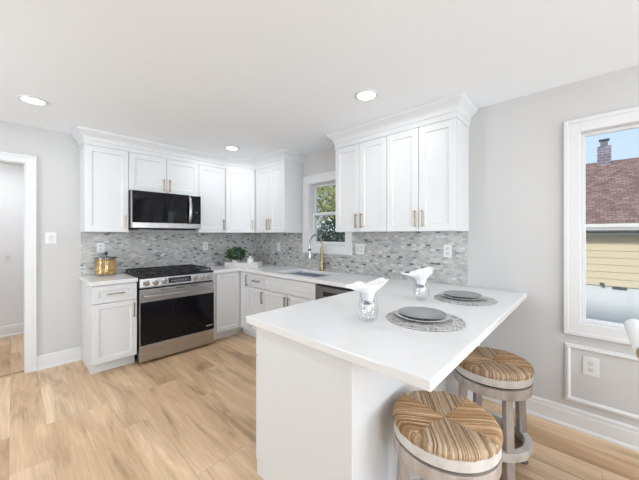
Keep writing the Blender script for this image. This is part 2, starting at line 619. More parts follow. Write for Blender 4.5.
def tag(o, label, cat, group=None, kind=None):
    o['label'] = label
    o['category'] = cat
    if group:
        o['group'] = group
    if kind:
        o['kind'] = kind
    return o

def struct(name, mb, mat, **k):
    o = obj(name, mb, mat, **k)
    if not k.get('parent'):
        o['kind'] = 'structure'
    return o

def thing(name, label, cat, loc, group=None):
    o = bpy.data.objects.new(name, None)
    o.empty_display_size = 0.05
    C.objects.link(o)
    o.location = loc
    return tag(o, label, cat, group)

def copy_tree(o, parent=None):
    c = o.copy()
    C.objects.link(c)
    if parent:
        c.parent = parent
    for ch in list(o.children):
        copy_tree(ch, c)
    return c

# ------------------------------------------------------------------ room shell
HC = 2.44
XL, YF = -4.4, -7.0
T = 0.15
struct('floor', MB().box(XL - T, T, YF - T, 2.0, -0.12, 0.0), 'planks')
struct('ceiling', MB().box(XL - T, T, YF - T, 2.0, HC, HC + 0.14), 'ceiling_paint')
DX0, DX1, DZ = -3.42, -2.626, 2.072
struct('wall_back', MB().cells([XL - T, DX0, DX1, T], [0, DZ, HC], lambda x, z: not (DX0 < x < DX1 and z < DZ), 0.0, 0.12, 1), 'wall_paint')
W1 = (1.315, 1.945, 1.222, 2.045)     # sink window opening: u0,u1,z0,z1  (u = -y)
W2 = (4.010, 4.98, 0.745, 2.085)
W3 = (5.6, 6.6, 0.745, 2.088)  # unseen opening, added to let in side light
def wB(u, z):
    return not any(w[0] < u < w[1] and w[2] < z < w[3] for w in (W1, W2, W3))
us = sorted({-0.12, -YF + T} | {w[k] for w in (W1, W2, W3) for k in (0, 1)})
zs = sorted({0, HC} | {w[k] for w in (W1, W2, W3) for k in (2, 3)})
mb = MB(FB)
mb.cells(us, zs, wB, -T, 0.0, 1)
struct('wall_right', mb, 'wall_paint')
struct('wall_left', MB().cells([YF - T, -2.05, -0.85, 0], [0, 0.7, 2.15, HC], lambda y, z: not (-2.05 < y < -0.85 and 0.7 < z < 2.15), XL - T, XL, 0), 'wall_paint')
mb = MB()
mb.box(XL, XL + 0.02, -2.14, -2.05, 0.61, 2.24).box(XL, XL + 0.02, -0.85, -0.76, 0.61, 2.24).box(XL, XL + 0.02, -2.05, -0.85, 0.61, 0.70).box(XL, XL + 0.02, -2.05, -0.85, 2.15, 2.24)
mb.box(XL - 0.1, XL - 0.05, -2.05, -0.85, 1.40, 1.46)
o = struct('window_6', mb, 'trim_white')  # unseen window, added to bring light in from the left
obj('pane', MB().box(XL - 0.13, XL - 0.125, -2.05, -0.85, 0.7, 2.15), 'pane_glass', o)
RW = [(-4.0, -2.7), (-1.9, -0.6)]
xs = sorted({XL - T, T} | {a for w in RW for a in w})
struct('wall_front', MB().cells(xs, [0, 0.7, 2.2, HC], lambda x, z: not (0.7 < z < 2.2 and any(w[0] < x < w[1] for w in RW)), YF - T, YF, 1), 'wall_paint')
# hall behind the doorway
struct('wall_hall_back', MB().box(XL - T, T, 1.66, 1.78, 0, HC), 'hall_paint')
struct('wall_hall_left', MB().box(XL - T, XL, 0.12, 1.66, 0, HC), 'hall_paint')
struct('wall_hall_right', MB().box(-1.6, -1.48, 0.12, 1.66, 0, HC), 'hall_paint')

def baseboard(name, fr, u0, u1, d=0.0):
    prof = [(d, 0), (d + 0.030, 0), (d + 0.030, 0.012), (d + 0.018, 0.024), (d + 0.016, 0.10), (d + 0.012, 0.112), (d + 0.012, 0.128), (d + 0.004, 0.14), (d, 0.14)]
    struct(name, MB(fr).prism(prof, 0, u0, u1), 'trim_white')
baseboard('baseboard_back', FA, -2.553, -2.2)
baseboard('baseboard_right', FB, 3.40, 7.0)
baseboard('baseboard_left', FA, XL, -3.50)
baseboard('baseboard_hall', Frame((0, 1.66), (1, 0), (0, -1)), XL, -1.6)

# doorway casing (no leaf in view) and floor strip
mb = MB(FA)
mb.box(DX1 - 0.004, DX1 + 0.074, 0, 0.02, 0, DZ + 0.074)
mb.box(DX0 - 0.074, DX0 + 0.004, 0, 0.02, 0, DZ + 0.074)
mb.box(DX0 + 0.004, DX1 - 0.004, 0, 0.02, DZ - 0.004, DZ + 0.074)
mb.box(DX1 + 0.052, DX1 + 0.074, 0.02, 0.028, 0, DZ + 0.074)
mb.box(DX0 - 0.074, DX1 + 0.052, 0.02, 0.028, DZ + 0.052, DZ + 0.074)
mb.box(DX1 - 0.012, DX1, -0.13, 0, 0, DZ)
mb.box(DX0, DX0 + 0.012, -0.13, 0, 0, DZ)
mb.box(DX0, DX1, -0.13, 0, DZ - 0.012, DZ)
struct('door_1', mb, 'trim_white', bevel=0.003)
struct('trim_2', MB(FA).box(DX0 + 0.013, DX1 - 0.013, -0.075, -0.045, 0.0005, 0.006), 'chair_wood')

# ---- windows
def window(name, W, casing, dd=0.0, w_=0.034, jw=0.012):
    u0, u1, z0, z1 = W
    mb = MB(FB)
    def ring(a0, a1, b0, b1, w, d0, d1):       # rectangular ring of width w, outer a0..a1 x b0..b1
        mb.box(a0, a0 + w, d0, d1, b0, b1)
        mb.box(a1 - w, a1, d0, d1, b0, b1)
        mb.box(a0 + w, a1 - w, d0, d1, b0, b0 + w)
        mb.box(a0 + w, a1 - w, d0, d1, b1 - w, b1)
    ring(u0 - casing, u1 + casing, z0 - casing, z1 + casing, casing + 0.004, 0.0, 0.016)
    ring(u0 - casing, u1 + casing, z0 - casing, z1 + casing, 0.026, 0.016, 0.024)
    ring(u0, u1, z0, z1, jw, -T, 0.0)
    o = struct(name, mb, 'trim_white', bevel=0.003)
    zm = (z0 + z1) / 2
    for (nm, b0, b1, d0, d1, w) in (('upper_sash', zm - 0.022, z1 - jw - 0.001, -0.115 + dd, -0.09 + dd, w_), ('lower_sash', z0 + jw + 0.001, zm + 0.022, -0.088 + dd, -0.060 + dd, w_ + 0.002)):
        mb = MB(FB)
        ring_u0, ring_u1 = u0 + jw + 0.001, u1 - jw - 0.001
        mb.box(ring_u0, ring_u0 + w, d0, d1, b0, b1)
        mb.box(ring_u1 - w, ring_u1, d0, d1, b0, b1)
        mb.box(ring_u0 + w, ring_u1 - w, d0, d1, b0, b0 + w * 1.1)
        mb.box(ring_u0 + w, ring_u1 - w, d0, d1, b1 - w, b1)
        s = obj(nm, mb, 'trim_white', o, bevel=0.002)
        dm = (d0 + d1) / 2
        obj('pane', MB(FB).box(ring_u0 + w - 0.004, ring_u1 - w + 0.004, dm - 0.002, dm + 0.002, b0 + w, b1 - w + 0.004), 'pane_glass', s)
    return o
window('window_1', W1, 0.100)
window('window_2', W2, 0.085, 0.045, 0.022, 0.006)
window('window_3', W3, 0.085, 0.045, 0.022, 0.006)  # unseen window, added for the side fill
for i, (a, c) in enumerate(RW):
    mb = MB()
    mb.box(a - 0.09, a, YF, YF + 0.02, 0.61, 2.29).box(c, c + 0.09, YF, YF + 0.02, 0.61, 2.29)
    mb.box(a, c, YF, YF + 0.02, 0.61, 0.7).box(a, c, YF, YF + 0.02, 2.2, 2.29)
    mb.box((a + c) / 2 - 0.03, (a + c) / 2 + 0.03, YF - 0.1, YF - 0.04, 0.7, 2.2)
    mb.box(a, (a + c) / 2 - 0.03, YF - 0.1, YF - 0.06, 1.42, 1.48).box((a + c) / 2 + 0.03, c, YF - 0.1, YF - 0.06, 1.42, 1.48)
    o = struct('window_%d' % (4 + i), mb, 'trim_white')
    obj('pane', MB().box(a, c, YF - 0.13, YF - 0.125, 0.7, 2.2), 'pane_glass', o)

# wainscot picture-frame moulding under the big window
mb = MB(FB)
def mould_ring(mb, u0, u1, z0, z1):
    prof = [(0.0, 0.0), (0.0, 0.009), (0.004, 0.012), (0.010, 0.012), (0.013, 0.017), (0.021, 0.017), (0.026, 0.010), (0.032, 0.006), (0.032, 0.0)]
    i, n = len(mb.v), len(prof)
    for (su, sz, cu, cz) in ((1, 1, u0, z0), (-1, 1, u1, z0), (-1, -1, u1, z1), (1, -1, u0, z1)):
        for (w, d) in prof:
            mb.vert((cu + su * w, d, cz + sz * w))
    for c in range(4):
        for k in range(n):
            a, b2 = i + c * n + k, i + c * n + (k + 1) % n
            a2, b3 = i + ((c + 1) % 4) * n + k, i + ((c + 1) % 4) * n + (k + 1) % n
            mb.f.append((a, b2, b3, a2))
mould_ring(mb, 3.930, 5.07, 0.186, 0.590)
struct('trim_1', mb, 'trim_white')

# ------------------------------------------------------------------ cabinets
def handle(fr, parent, u, d, z, length, vertical=True, proud=0.03):
    mb = MB(fr)
    h = length / 2
    if vertical:
        mb.box(u - 0.006, u + 0.006, d + proud - 0.010, d + proud, z - h, z + h)
        for s in (-1, 1):
            mb.box(u - 0.005, u + 0.005, d - 0.001, d + proud - 0.009, z + s * (h - 0.012) - 0.005, z + s * (h - 0.012) + 0.005)
    else:
        mb.box(u - h, u + h, d + proud - 0.010, d + proud, z - 0.006, z + 0.006)
        for s in (-1, 1):
            mb.box(u + s * (h - 0.012) - 0.005, u + s * (h - 0.012) + 0.005, d - 0.001, d + proud - 0.009, z - 0.005, z + 0.005)
    return obj('handle', mb, 'gold', parent, bevel=0.0015)

def shaker(fr, parent, name, u0, u1, z0, z1, d0, d1, stile=0.058, mat='cabinet_white'):
    mb = MB(fr)
    s = min(stile, (u1 - u0) * 0.3, (z1 - z0) * 0.3)
    rec, ch = 0.009, 0.004
    # front ring, chamfer, recessed panel, sides and back in one closed shell
    O = [(u0, z0), (u1, z0), (u1, z1), (u0, z1)]
    I = [(u0 + s, z0 + s), (u1 - s, z0 + s), (u1 - s, z1 - s), (u0 + s, z1 - s)]
    J = [(u0 + s + ch, z0 + s + ch), (u1 - s - ch, z0 + s + ch), (u1 - s - ch, z1 - s - ch), (u0 + s + ch, z1 - s - ch)]
    i = len(mb.v)
    for (P, d) in ((O, d0), (O, d1), (I, d1), (J, d1 - rec)):
        for p in P:
            mb.vert((p[0], d, p[1]))
    for k in range(4):
        n = (k + 1) % 4
        for L in range(3):
            mb.f.append((i + L * 4 + k, i + L * 4 + n, i + L * 4 + 4 + n, i + L * 4 + 4 + k))
    mb.f.append((i, i + 1, i + 2, i + 3))
    mb.f.append((i + 12, i + 13, i + 14, i + 15))
    return obj(name, mb, mat, parent, bevel=0.0015)

UB, UT, UD = 1.392, 2.285, 0.308     # upper cabinets: bottom, top, carcass depth
DT = 0.021                            # door thickness
G = 0.0022                            # reveal between doors

def upper(fr, u0, u1, label, doors, zb=UB, hz=None, base=None):
    p = fr((u0 + u1) / 2, 0, zb)
    t = thing('upper_cabinet', label, 'cabinet', p, None)
    obj('body', MB(fr).box(u0 + 0.0008, u1 - 0.0008, 0.002, UD, zb, UT), 'cabinet_white', t)
    n = len(doors)
    for k, side in enumerate(doors):
        a = u0 + (u1 - u0) * k / n + G
        c = u0 + (u1 - u0) * (k + 1) / n - G
        d = shaker(fr, t, 'door', a, c, zb + 0.003, UT - 0.001, UD + 0.001, UD + DT)
        hu = a + 0.030 if side == 'L' else c - 0.030
        handle(fr, d, hu, UD + DT, (zb + 0.035 + 0.075) if hz is None else hz, 0.145)
    return t

XA = [-2.218, -1.834, -1.046, -0.672]
upper(FA, XA[0], XA[1], 'single white upper cabinet left of the microwave, above the pasta jar', 'R')
upper(FA, XA[1], XA[2], 'short two-door white cabinet directly above the microwave', 'RL', zb=1.862, hz=1.955)
upper(FA, XA[2], XA[3], 'narrow single-door white upper cabinet right of the microwave', 'R')
# diagonal corner unit
c0, c1 = Vector((XA[3], -UD - DT + 0.003)), Vector((-UD - DT + 0.003, -0.560))
cr = (c1 - c0).normalized()
cn = Vector((cr.y, -cr.x))
if cn.x > 0:
    cn = -cn
FD = Frame(tuple(c0), tuple(cr), tuple(cn))
wd = (c1 - c0).length
t = thing('upper_cabinet', 'angled white upper cabinet across the corner, above the potted plant', 'cabinet', (-0.3, -0.3, UB))
obj('body', MB().prism([(XA[3] + 0.001, -0.002), (-0.002, -0.002), (-0.002, -0.559), (-UD + 0.002, -0.559), (XA[3] + 0.001, -UD + 0.002)], 2, UB, UT), 'cabinet_white', t)
dr = shaker(FD, t, 'door', 0.012, wd - 0.014, UB + 0.003, UT - 0.001, -0.012, DT - 0.012)
handle(FD, dr, wd - 0.044, DT - 0.012, UB + 0.11, 0.145)
UBL = (0.560, 1.207)
upper(FB, UBL[0], UBL[1], 'two-door white upper cabinet between the corner and the sink window', 'RL')
UBR = (2.056, 2.679, 3.297)
upper(FB, UBR[0], UBR[1], 'two-door white upper cabinet just right of the sink window', 'RL')
upper(FB, UBR[1], UBR[2], 'two-door white upper cabinet at the right end of the run, nearest the big window', 'RL')

def crown(label, path):
    prof = [(-0.025, UT + 0.001), (0.004, UT + 0.001), (0.004, UT + 0.045), (0.012, UT + 0.05), (0.014, UT + 0.075), (0.022, UT + 0.09), (0.036, UT + 0.108),
            (0.054, UT + 0.122), (0.062, UT + 0.130), (0.066, UT + 0.142), (0.066, HC - 0.0005), (-0.025, HC - 0.0005)]
    pts = [Vector(p) for p in path]
    mb = MB()
    n = len(prof)
    for k, p in enumerate(pts):
        dirs = []
        if k > 0:
            dirs.append((pts[k] - pts[k - 1]).normalized())
        if k < len(pts) - 1:
            dirs.append((pts[k + 1] - pts[k]).normalized())
        ns = [Vector((d.y, -d.x)) for d in dirs]
        nn = sum(ns, Vector((0, 0)))
        nn.normalize()
        nn = nn / max(0.3, nn.dot(ns[0]))
        for (o_, z) in prof:
            mb.vert((p.x + nn.x * o_, p.y + nn.y * o_, z))
    for k in range(len(pts) - 1):
        for j in range(n):
            a, b2 = k * n + j, k * n + (j + 1) % n
            mb.f.append((a, b2, b2 + n, a + n))
    mb.f.append(tuple(range(n)))
    e = (len(pts) - 1) * n
    mb.f.append(tuple(e + j for j in range(n - 1, -1, -1)))
    o = obj('crown_moulding', mb, 'cabinet_white', smooth=25, loc=(pts[1].x, pts[1].y, UT))
    return tag(o, label, 'moulding')
e = UD + DT
crown('white crown moulding along the cabinet tops from the microwave round the corner',
      [(XA[0], -0.002), (XA[0], -e), (XA[3], -e), (-e, -0.560), (-e, -UBL[1]), (-0.002, -UBL[1])])
crown('white crown moulding on the two cabinets right of the sink window',
      [(-0.002, -UBR[0]), (-e, -UBR[0]), (-e, -UBR[2]), (-0.002, -UBR[2])])

# ---- base cabinets
BD, BT, BK = 0.585, 0.874, 0.105      # carcass depth, top, toe-kick height
def base_cabinet(fr, u0, u1, label, fronts, open_top=False):
    """fronts: (kind, u0, u1, z0, z1, handle spec)"""
    t = thing('base_cabinet', label, 'cabinet', fr((u0 + u1) / 2, BD / 2, 0))
    mb = MB(fr)
    if open_top:
        for (a, c, d0, d1, z0, z1) in ((u0 + 0.001, u0 + 0.018, 0.003, BD, BK, BT), (u1 - 0.018, u1 - 0.001, 0.003, BD, BK, BT), (u0 + 0.018, u1 - 0.018, 0.003, 0.012, BK, BT),
                                       (u0 + 0.018, u1 - 0.018, 0.012, BD, BK, BK + 0.018), (u0 + 0.018, u1 - 0.018, BD - 0.018, BD, BK + 0.018, BT), (u0 + 0.001, u1 - 0.001, 0.003, BD - 0.07, 0.001, BK)):
            mb.box(a, c, d0, d1, z0, z1)
    else:
      mb.prism([(0.003, 0.001), (BD - 0.07, 0.001), (BD - 0.07, BK), (BD, BK), (BD, BT), (0.003, BT)], 0, u0 + 0.001, u1 - 0.001)
    obj('body', mb, 'cabinet_white', t)
    for (kind, a, c, z0, z1, h) in fronts:
        d = shaker(fr, t, kind, a + G, c - G, z0, z1, BD + 0.001, BD + DT, stile=0.05)
        if h == 'L':
            handle(fr, d, a + 0.030, BD + DT, z1 - 0.10, 0.15)
        elif h == 'R':
            handle(fr, d, c - 0.030, BD + DT, z1 - 0.10, 0.15)
        elif h == 'H':
            handle(fr, d, (a + c) / 2, BD + DT, (z0 + z1) / 2, 0.15, False)
    return t
DZ0, DZ1, DRZ = 0.115, 0.862, 0.692
base_cabinet(FA, -2.198, -1.824, 'white base cabinet with one drawer and one door, left of the stove',
             [('drawer', -2.198, -1.824, DRZ + 0.004, DZ1, 'H'), ('door', -2.198, -1.824, DZ0, DRZ - 0.004, 'R')])
# corner unit with two doors that meet in the corner
t = thing('base_cabinet', 'white corner base cabinet with two doors meeting in the inside corner', 'cabinet', (-0.3, -0.3, 0))
mb = MB()
mb.prism([(-0.985, -0.003), (-0.003, -0.003), (-0.003, -0.825), (-BD, -0.825), (-BD, -BD), (-0.985, -BD)], 2, BK, BT)
obj('body', mb, 'cabinet_white', t)
mb = MB().prism([(-0.985, -0.003), (-0.003, -0.003), (-0.003, -0.825), (-BD + 0.07, -0.825), (-BD + 0.07, -BD + 0.07), (-0.985, -BD + 0.07)], 2, 0.001, BK)
obj('toe_kick', mb, 'cabinet_white', t)
shaker(FA, t, 'door', -0.945, -BD - DT - 0.006, DZ0, DZ1, BD + 0.001, BD + DT, stile=0.05)
d = shaker(FB, t, 'door', BD + DT + 0.006, 0.822, DZ0, DZ1, BD + 0.001, BD + DT, stile=0.05)
handle(FB, d, 0.785, BD + DT, 0.770, 0.15)
base_cabinet(FB, 0.826, 1.150, 'narrow white base cabinet with drawer over door, between corner and sink',
             [('drawer', 0.826, 1.150, DRZ + 0.004, DZ1, 'H'), ('door', 0.826, 1.150, DZ0, DRZ - 0.004, 'R')])
base_cabinet(FB, 1.151, 2.025, 'wide white sink base cabinet with false drawer front over two doors',
             [('false_front', 1.151, 2.025, DRZ + 0.004, DZ1, None), ('door', 1.151, 1.588, DZ0, DRZ - 0.004, 'R'), ('door', 1.588, 2.025, DZ0, DRZ - 0.004, 'L')], open_top=True)

# dishwasher
t = thing('dishwasher', 'dark stainless dishwasher under the counter between sink and peninsula', 'dishwasher', FB(2.33, 0.3, 0))
obj('body', MB(FB).box(2.030, 2.620, 0.02, BD - 0.01, 0.002, 0.868), 'gap_black', t)
obj('door', MB(FB).box(2.034, 2.616, BD - 0.009, BD + DT, 0.11, 0.845), 'dark_steel', t, bevel=0.004)
obj('pocket_handle', MB(FB).box(2.13, 2.52, BD + DT, BD + DT + 0.004, 0.755, 0.800), 'gap_black', t)
obj('control_strip', MB(FB).box(2.034, 2.616, BD - 0.009, BD + 0.008, 0.846, 0.866), 'black_enamel', t)

# peninsula cabinet
PX0, PY0, PY1 = -1.800, -2.734, -3.380
t = thing('peninsula_cabinet', 'white panelled peninsula base under the long overhanging countertop', 'cabinet', (-0.9, -3.05, 0))
obj('body', MB().box(PX0 + 0.021, -0.002, PY1 + 0.02, PY0 - 0.021, 0.055, BT), 'cabinet_white', t)
obj('plinth', MB().box(PX0 + 0.021, -0.002, PY1 + 0.02, PY0 - 0.09, 0.001, 0.055), 'cabinet_white', t)
obj('end_panel', MB().prism([(PY1, 0.001), (PY0 - 0.072, 0.001), (PY0 - 0.072, 0.055), (PY0, 0.055), (PY0, BT), (PY1, BT)], 0, PX0, PX0 + 0.02), 'cabinet_white', t, bevel=0.002)
obj('back_panel', MB().box(PX0 + 0.0205, -0.002, PY1 + 0.0005, PY1 + 0.0195, 0.001, BT), 'cabinet_white', t)
FP = Frame((0, PY0 - 0.001), (-1, 0), (0, 1))
for k in range(2):
    u0 = 0.68 + k * 0.556
    dw = shaker(FP, t, 'drawer', u0 + G, u0 + 0.556 - G, DRZ + 0.004, DZ1, 0.001, DT + 0.004, stile=0.05)
    handle(FP, dw, u0 + 0.278, DT + 0.004, 0.78, 0.15, False)
    dd = shaker(FP, t, 'door', u0 + G, u0 + 0.556 - G, DZ0, DRZ - 0.004, 0.001, DT + 0.004, stile=0.05)
    handle(FP, dd, u0 + (0.53 if k == 0 else 0.03), DT + 0.004, 0.59, 0.15)

# ---- countertops
CZ0, CZ1 = 0.876, 0.914
o = obj('countertop', MB().box(-2.222, -1.822, -0.635, -0.002, CZ0, CZ1), 'quartz', bevel=0.004, loc=(-2.02, -0.3, CZ0))
tag(o, 'short white quartz countertop left of the stove, under the pasta jar', 'countertop')
SK = (-0.525, -0.120, -1.950, -1.290)   # sink cut-out
xs = [-1.837, -0.998, -0.635, SK[0], SK[1], -0.002]
ys = [-3.708, -2.680, SK[2], SK[3], -0.635, -0.002]
def top(x, y):
    if SK[0] < x < SK[1] and SK[2] < y < SK[3]:
        return False
    if y < -2.680:
        return True
    if x > -0.635:
        return True
    return x > -0.998 and y > -0.635
o = obj('countertop', MB().cells(xs, ys, top, CZ0, CZ1, 2), 'quartz', bevel=0.004, loc=(-0.6, -2.7, CZ0))
tag(o, 'long white quartz countertop from the stove past the sink and out over the peninsula', 'countertop')

# ---- backsplash
bs = 0.010
o = obj('backsplash', MB(FA).box(-2.206, -0.0005, 0.0005, bs, CZ1 + 0.0006, UB - 0.001), 'mosaic_x')
tag(o, 'grey mosaic tile backsplash on the wall behind the stove', 'backsplash')
wo = (W1[0] - 0.101, W1[1] + 0.101, W1[2] - 0.101)
o = obj('backsplash', MB(FB).cells([bs + 0.0005, wo[0], wo[1], 3.283], [CZ1 + 0.0006, wo[2], UB - 0.001], lambda u, z: not (wo[0] < u < wo[1] and z > wo[2]), 0.0005, bs, 1), 'mosaic_y')
tag(o, 'grey mosaic tile backsplash on the wall under the sink window', 'backsplash')

# ------------------------------------------------------------------ range
RX0, RX1 = -1.814, -1.004
rc = (RX0 + RX1) / 2
t = thing('gas_range', 'stainless slide-in gas range with black oven window', 'stove', (rc, -0.33, 0))
obj('body', MB(FA).box(RX0 + 0.004, RX1 - 0.004, 0.013, 0.615, 0.03, 0.898), 'black_enamel', t)
for (fx, fy) in ((RX0 + 0.06, 0.06), (RX1 - 0.06, 0.06), (RX0 + 0.06, 0.56), (RX1 - 0.06, 0.56)):
    obj('foot', MB(FA).lathe((fx, fy, 0.001), [(0.018, 0), (0.018, 0.03)], 12), 'rubber', t)
obj('cooktop', MB(FA).box(RX0, RX1, 0.013, 0.648, 0.899, 0.920), 'black_enamel', t, bevel=0.004)
mb = MB(FA)
mb.prism([(0.616, 0.803), (0.664, 0.803), (0.664, 0.815), (0.650, 0.898), (0.616, 0.898)], 0, RX0 + 0.001, RX1 - 0.001)
cp = obj('control_panel', mb, 'steel', t, bevel=0.002)
mbd = MB(FA).prism([(0.655, 0.822), (0.6645, 0.822), (0.653, 0.886), (0.645, 0.886)], 0, rc - 0.125, rc + 0.125)
dsp = obj('display', mbd, 'display', cp)
mb = MB(FA)
for k in range(7):
    uu = rc - 0.095 + k * 0.03
    mb.box(uu, uu + 0.012, 0.655, 0.6615, 0.848, 0.852)
obj('display_mark', mb, 'display_mark', dsp)
def tilt(c, prof, n, fr, ang):
    mb = MB(fr)
    i0 = 0
    mb.lathe((0, 0, 0), prof, n, 'd')
    rot = Matrix.Rotation(ang, 4, 'X')
    base = MB(fr)
    pts = []
    tmp = MB()
    tmp.lathe((0, 0, 0), prof, n, 'd')
    for v in tmp.v:
        w = rot @ v
        pts.append(fr(c[0] + w.x, c[1] + w.y, c[2] + w.z))
    base.v, base.f = pts, tmp.f
    return base
for du in (-0.345, -0.255, -0.165, 0.175, 0.26, 0.34):
    k = obj('knob', tilt((rc + du, 0.656, 0.852), [(0.033, 0), (0.033, 0.006), (0.027, 0.008), (0.026, 0.028), (0.022, 0.031)], 24, FA, R(-10)), 'steel', t, smooth=35)
    obj('knob_grip', MB(FA).box(rc + du - 0.004, rc + du + 0.004, 0.684, 0.696, 0.836, 0.878), 'steel', k, bevel=0.001)
obj('vent_gap', MB(FA).box(RX0 + 0.01, RX1 - 0.01, 0.616, 0.640, 0.786, 0.802), 'gap_black', t)
od = obj('oven_door', MB(FA).box(RX0 + 0.002, RX1 - 0.002, 0.617, 0.660, 0.205, 0.785), 'steel', t, bevel=0.003)
obj('oven_window', MB(FA).box(RX0 + 0.004, RX1 - 0.004, 0.6605, 0.664, 0.206, 0.652), 'black_glass', od, bevel=0.001)
mb = MB(FA)
mb.box(RX0 + 0.03, RX1 - 0.03, 0.698, 0.716, 0.700, 0.726)
mb.box(RX0 + 0.045, RX0 + 0.075, 0.661, 0.699, 0.703, 0.723).box(RX1 - 0.075, RX1 - 0.045, 0.661, 0.699, 0.703, 0.723)
obj('oven_handle', mb, 'steel', od, bevel=0.005)
mb = MB(FA)
for k in range(6):
    mb.box(RX1 - 0.10 + k * 0.013, RX1 - 0.092 + k * 0.013, 0.664, 0.6648, 0.250, 0.262)
obj('badge', mb, 'display_mark', od)
for k in range(3):
    obj('vent_slot', MB(FA).box(RX0 + 0.20 + k * 0.16, RX0 + 0.28 + k * 0.16, 0.6602, 0.661, 0.762, 0.768), 'gap_black', od)
dw = obj('storage_drawer', MB(FA).box(RX0 + 0.002, RX1 - 0.002, 0.617, 0.658, 0.030, 0.198), 'steel', t, bevel=0.004)
# grates and burners
for k in range(3):
    g0 = RX0 + 0.02 + k * (RX1 - RX0 - 0.04) / 3
    g1 = g0 + (RX1 - RX0 - 0.04) / 3 - 0.006
    mb = MB(FA)
    for dd in (0.045, 0.335, 0.615):
        mb.box(g0, g1, dd, dd + 0.014, 0.944, 0.958)
    for uu in (g0, (g0 + g1) / 2 - 0.007, g1 - 0.014):
        mb.box(uu, uu + 0.014, 0.045, 0.629, 0.945, 0.957)
    for dd in (0.19, 0.48):
        mb.box(g0, g1, dd, dd + 0.012, 0.945, 0.956)
    for uu in (g0, g1 - 0.014):
        for dd in (0.045, 0.335, 0.615):
            mb.box(uu + 0.001, uu + 0.013, dd + 0.001, dd + 0.013, 0.920, 0.9445)
    obj('grate', mb, 'black_iron', t, bevel=0.002)
for (bu, bd) in ((RX0 + 0.15, 0.19), (RX0 + 0.15, 0.48), (rc, 0.335), (RX1 - 0.15, 0.19), (RX1 - 0.15, 0.48)):
    obj('burner', MB(FA).lathe((bu, bd, 0.920), [(0.055, 0), (0.055, 0.008), (0.04, 0.010), (0.04, 0.018), (0.0, 0.020)], 20), 'black_iron', t, smooth=35)

# ------------------------------------------------------------------ microwave
MX0, MX1, MZ0, MZ1, MD = -1.830, -1.050, 1.437, 1.858, 0.400
t = thing('microwave', 'stainless and black over-range microwave below the short cabinet', 'microwave', ((MX0 + MX1) / 2, -0.2, MZ0))
obj('body', MB(FA).box(MX0, MX1, 0.012, 0.372, MZ0, MZ1), 'black_enamel', t)
obj('side_trim', MB(FA).box(MX0, MX0 + 0.014, 0.3725, MD, MZ0 + 0.004, MZ1), 'dark_steel', t, bevel=0.002)
dr = obj('door', MB(FA).box(MX0 + 0.015, MX1 - 0.002, 0.3725, MD, 1.503, MZ1 - 0.002), 'black_glass', t, bevel=0.004)
mb = MB(FA)
hx = MX1 - 0.150
pts = [(hx, MD + 0.004, 1.515), (hx, MD + 0.026, 1.545), (hx, MD + 0.040, 1.60), (hx, MD + 0.045, 1.675), (hx, MD + 0.040, 1.75), (hx, MD + 0.026, 1.805), (hx, MD + 0.004, 1.835)]
mb.tube(pts, [0.011, 0.016, 0.018, 0.018, 0.018, 0.016, 0.011], 12)
obj('door_handle', mb, 'steel', dr, smooth=40)
mb = MB(FA)
mb.box(MX1 - 0.065, MX1 - 0.05, MD, MD + 0.0006, 1.64, 1.646)
obj('control_mark', mb, 'display_mark', dr)
obj('lower_trim', MB(FA).box(MX0 + 0.015, MX1 - 0.002, 0.3725, MD, MZ0 + 0.004, 1.501), 'steel', t, bevel=0.002)
obj('vent_grille', MB(FA).box(MX0 + 0.05, MX1 - 0.05, 0.08, 0.36, MZ0 - 0.014, MZ0 - 0.0005), 'gap_black', t)
obj('task_lamp', MB(FA).box(MX0 + 0.08, MX0 + 0.22, 0.25, 0.36, MZ0 - 0.020, MZ0 - 0.0142), 'lid_steel', t)

# ------------------------------------------------------------------ sink and faucet
t = thing('sink', 'undermount stainless sink set in the counter below the window', 'sink', ((SK[0] + SK[1]) / 2, (SK[2] + SK[3]) / 2, 0.70))
mb = MB()
x0, x1, y0, y1 = SK
w = 0.002
zb, zt = 0.690, 0.8755
mb.cells([x0 - 0.012, x0 + w, x1 - w, x1 + 0.012], [y0 - 0.012, y0 + w, y1 - w, y1 + 0.012], lambda x, y: not (x0 < x < x1 and y0 < y < y1), zb + 0.004, zt, 2)
mb.box(x0 - 0.012, x1 + 0.012, y0 - 0.012, y1 + 0.012, zb, zb + 0.004)
obj('basin', mb, 'sink_steel', t)
obj('drain', MB().lathe(((x0 + x1) / 2, (y0 + y1) / 2, zb + 0.004), [(0.045, 0), (0.045, 0.002), (0.03, 0.003), (0.0, 0.001)], 24), 'lid_steel', t)
fx, fy = -0.070, -1.615
t = thing('faucet', 'tall brass and steel gooseneck faucet with pull-down sprayer behind the sink', 'faucet', (fx, fy, CZ1))
obj('base', MB().lathe((fx, fy, CZ1 + 0.0003), [(0.030, 0), (0.030, 0.006), (0.026, 0.010), (0.025, 0.115), (0.020, 0.135), (0.015, 0.29), (0.013, 0.31)], 24), 'brass', t, smooth=30)
mb = MB()
r0 = 0.105
ztop = 1.255
pts = [(fx, fy, CZ1 + 0.305), (fx, fy, ztop)]
for k in range(1, 13):
    a = PI * k / 12
    pts.append((fx - r0 + r0 * math.cos(a), fy, ztop + r0 * math.sin(a)))
pts.append((fx - 2 * r0, fy, ztop - 0.05))
mb.tube(pts, 0.0115, 12)
obj('spout', mb, 'faucet_steel', t, smooth=50)
obj('sprayer', MB().lathe((fx - 2 * r0, fy, ztop - 0.05), [(0.013, 0), (0.015, -0.012), (0.016, -0.07), (0.021, -0.11), (0.021, -0.125), (0.0, -0.126)], 20), 'faucet_steel', t, smooth=40)
obj('sprayer_collar', MB().lathe((fx - 2 * r0, fy, ztop - 0.062), [(0.0155, 0), (0.0175, -0.003), (0.0175, -0.017), (0.0165, -0.02)], 20), 'gap_black', t)
mb = MB()
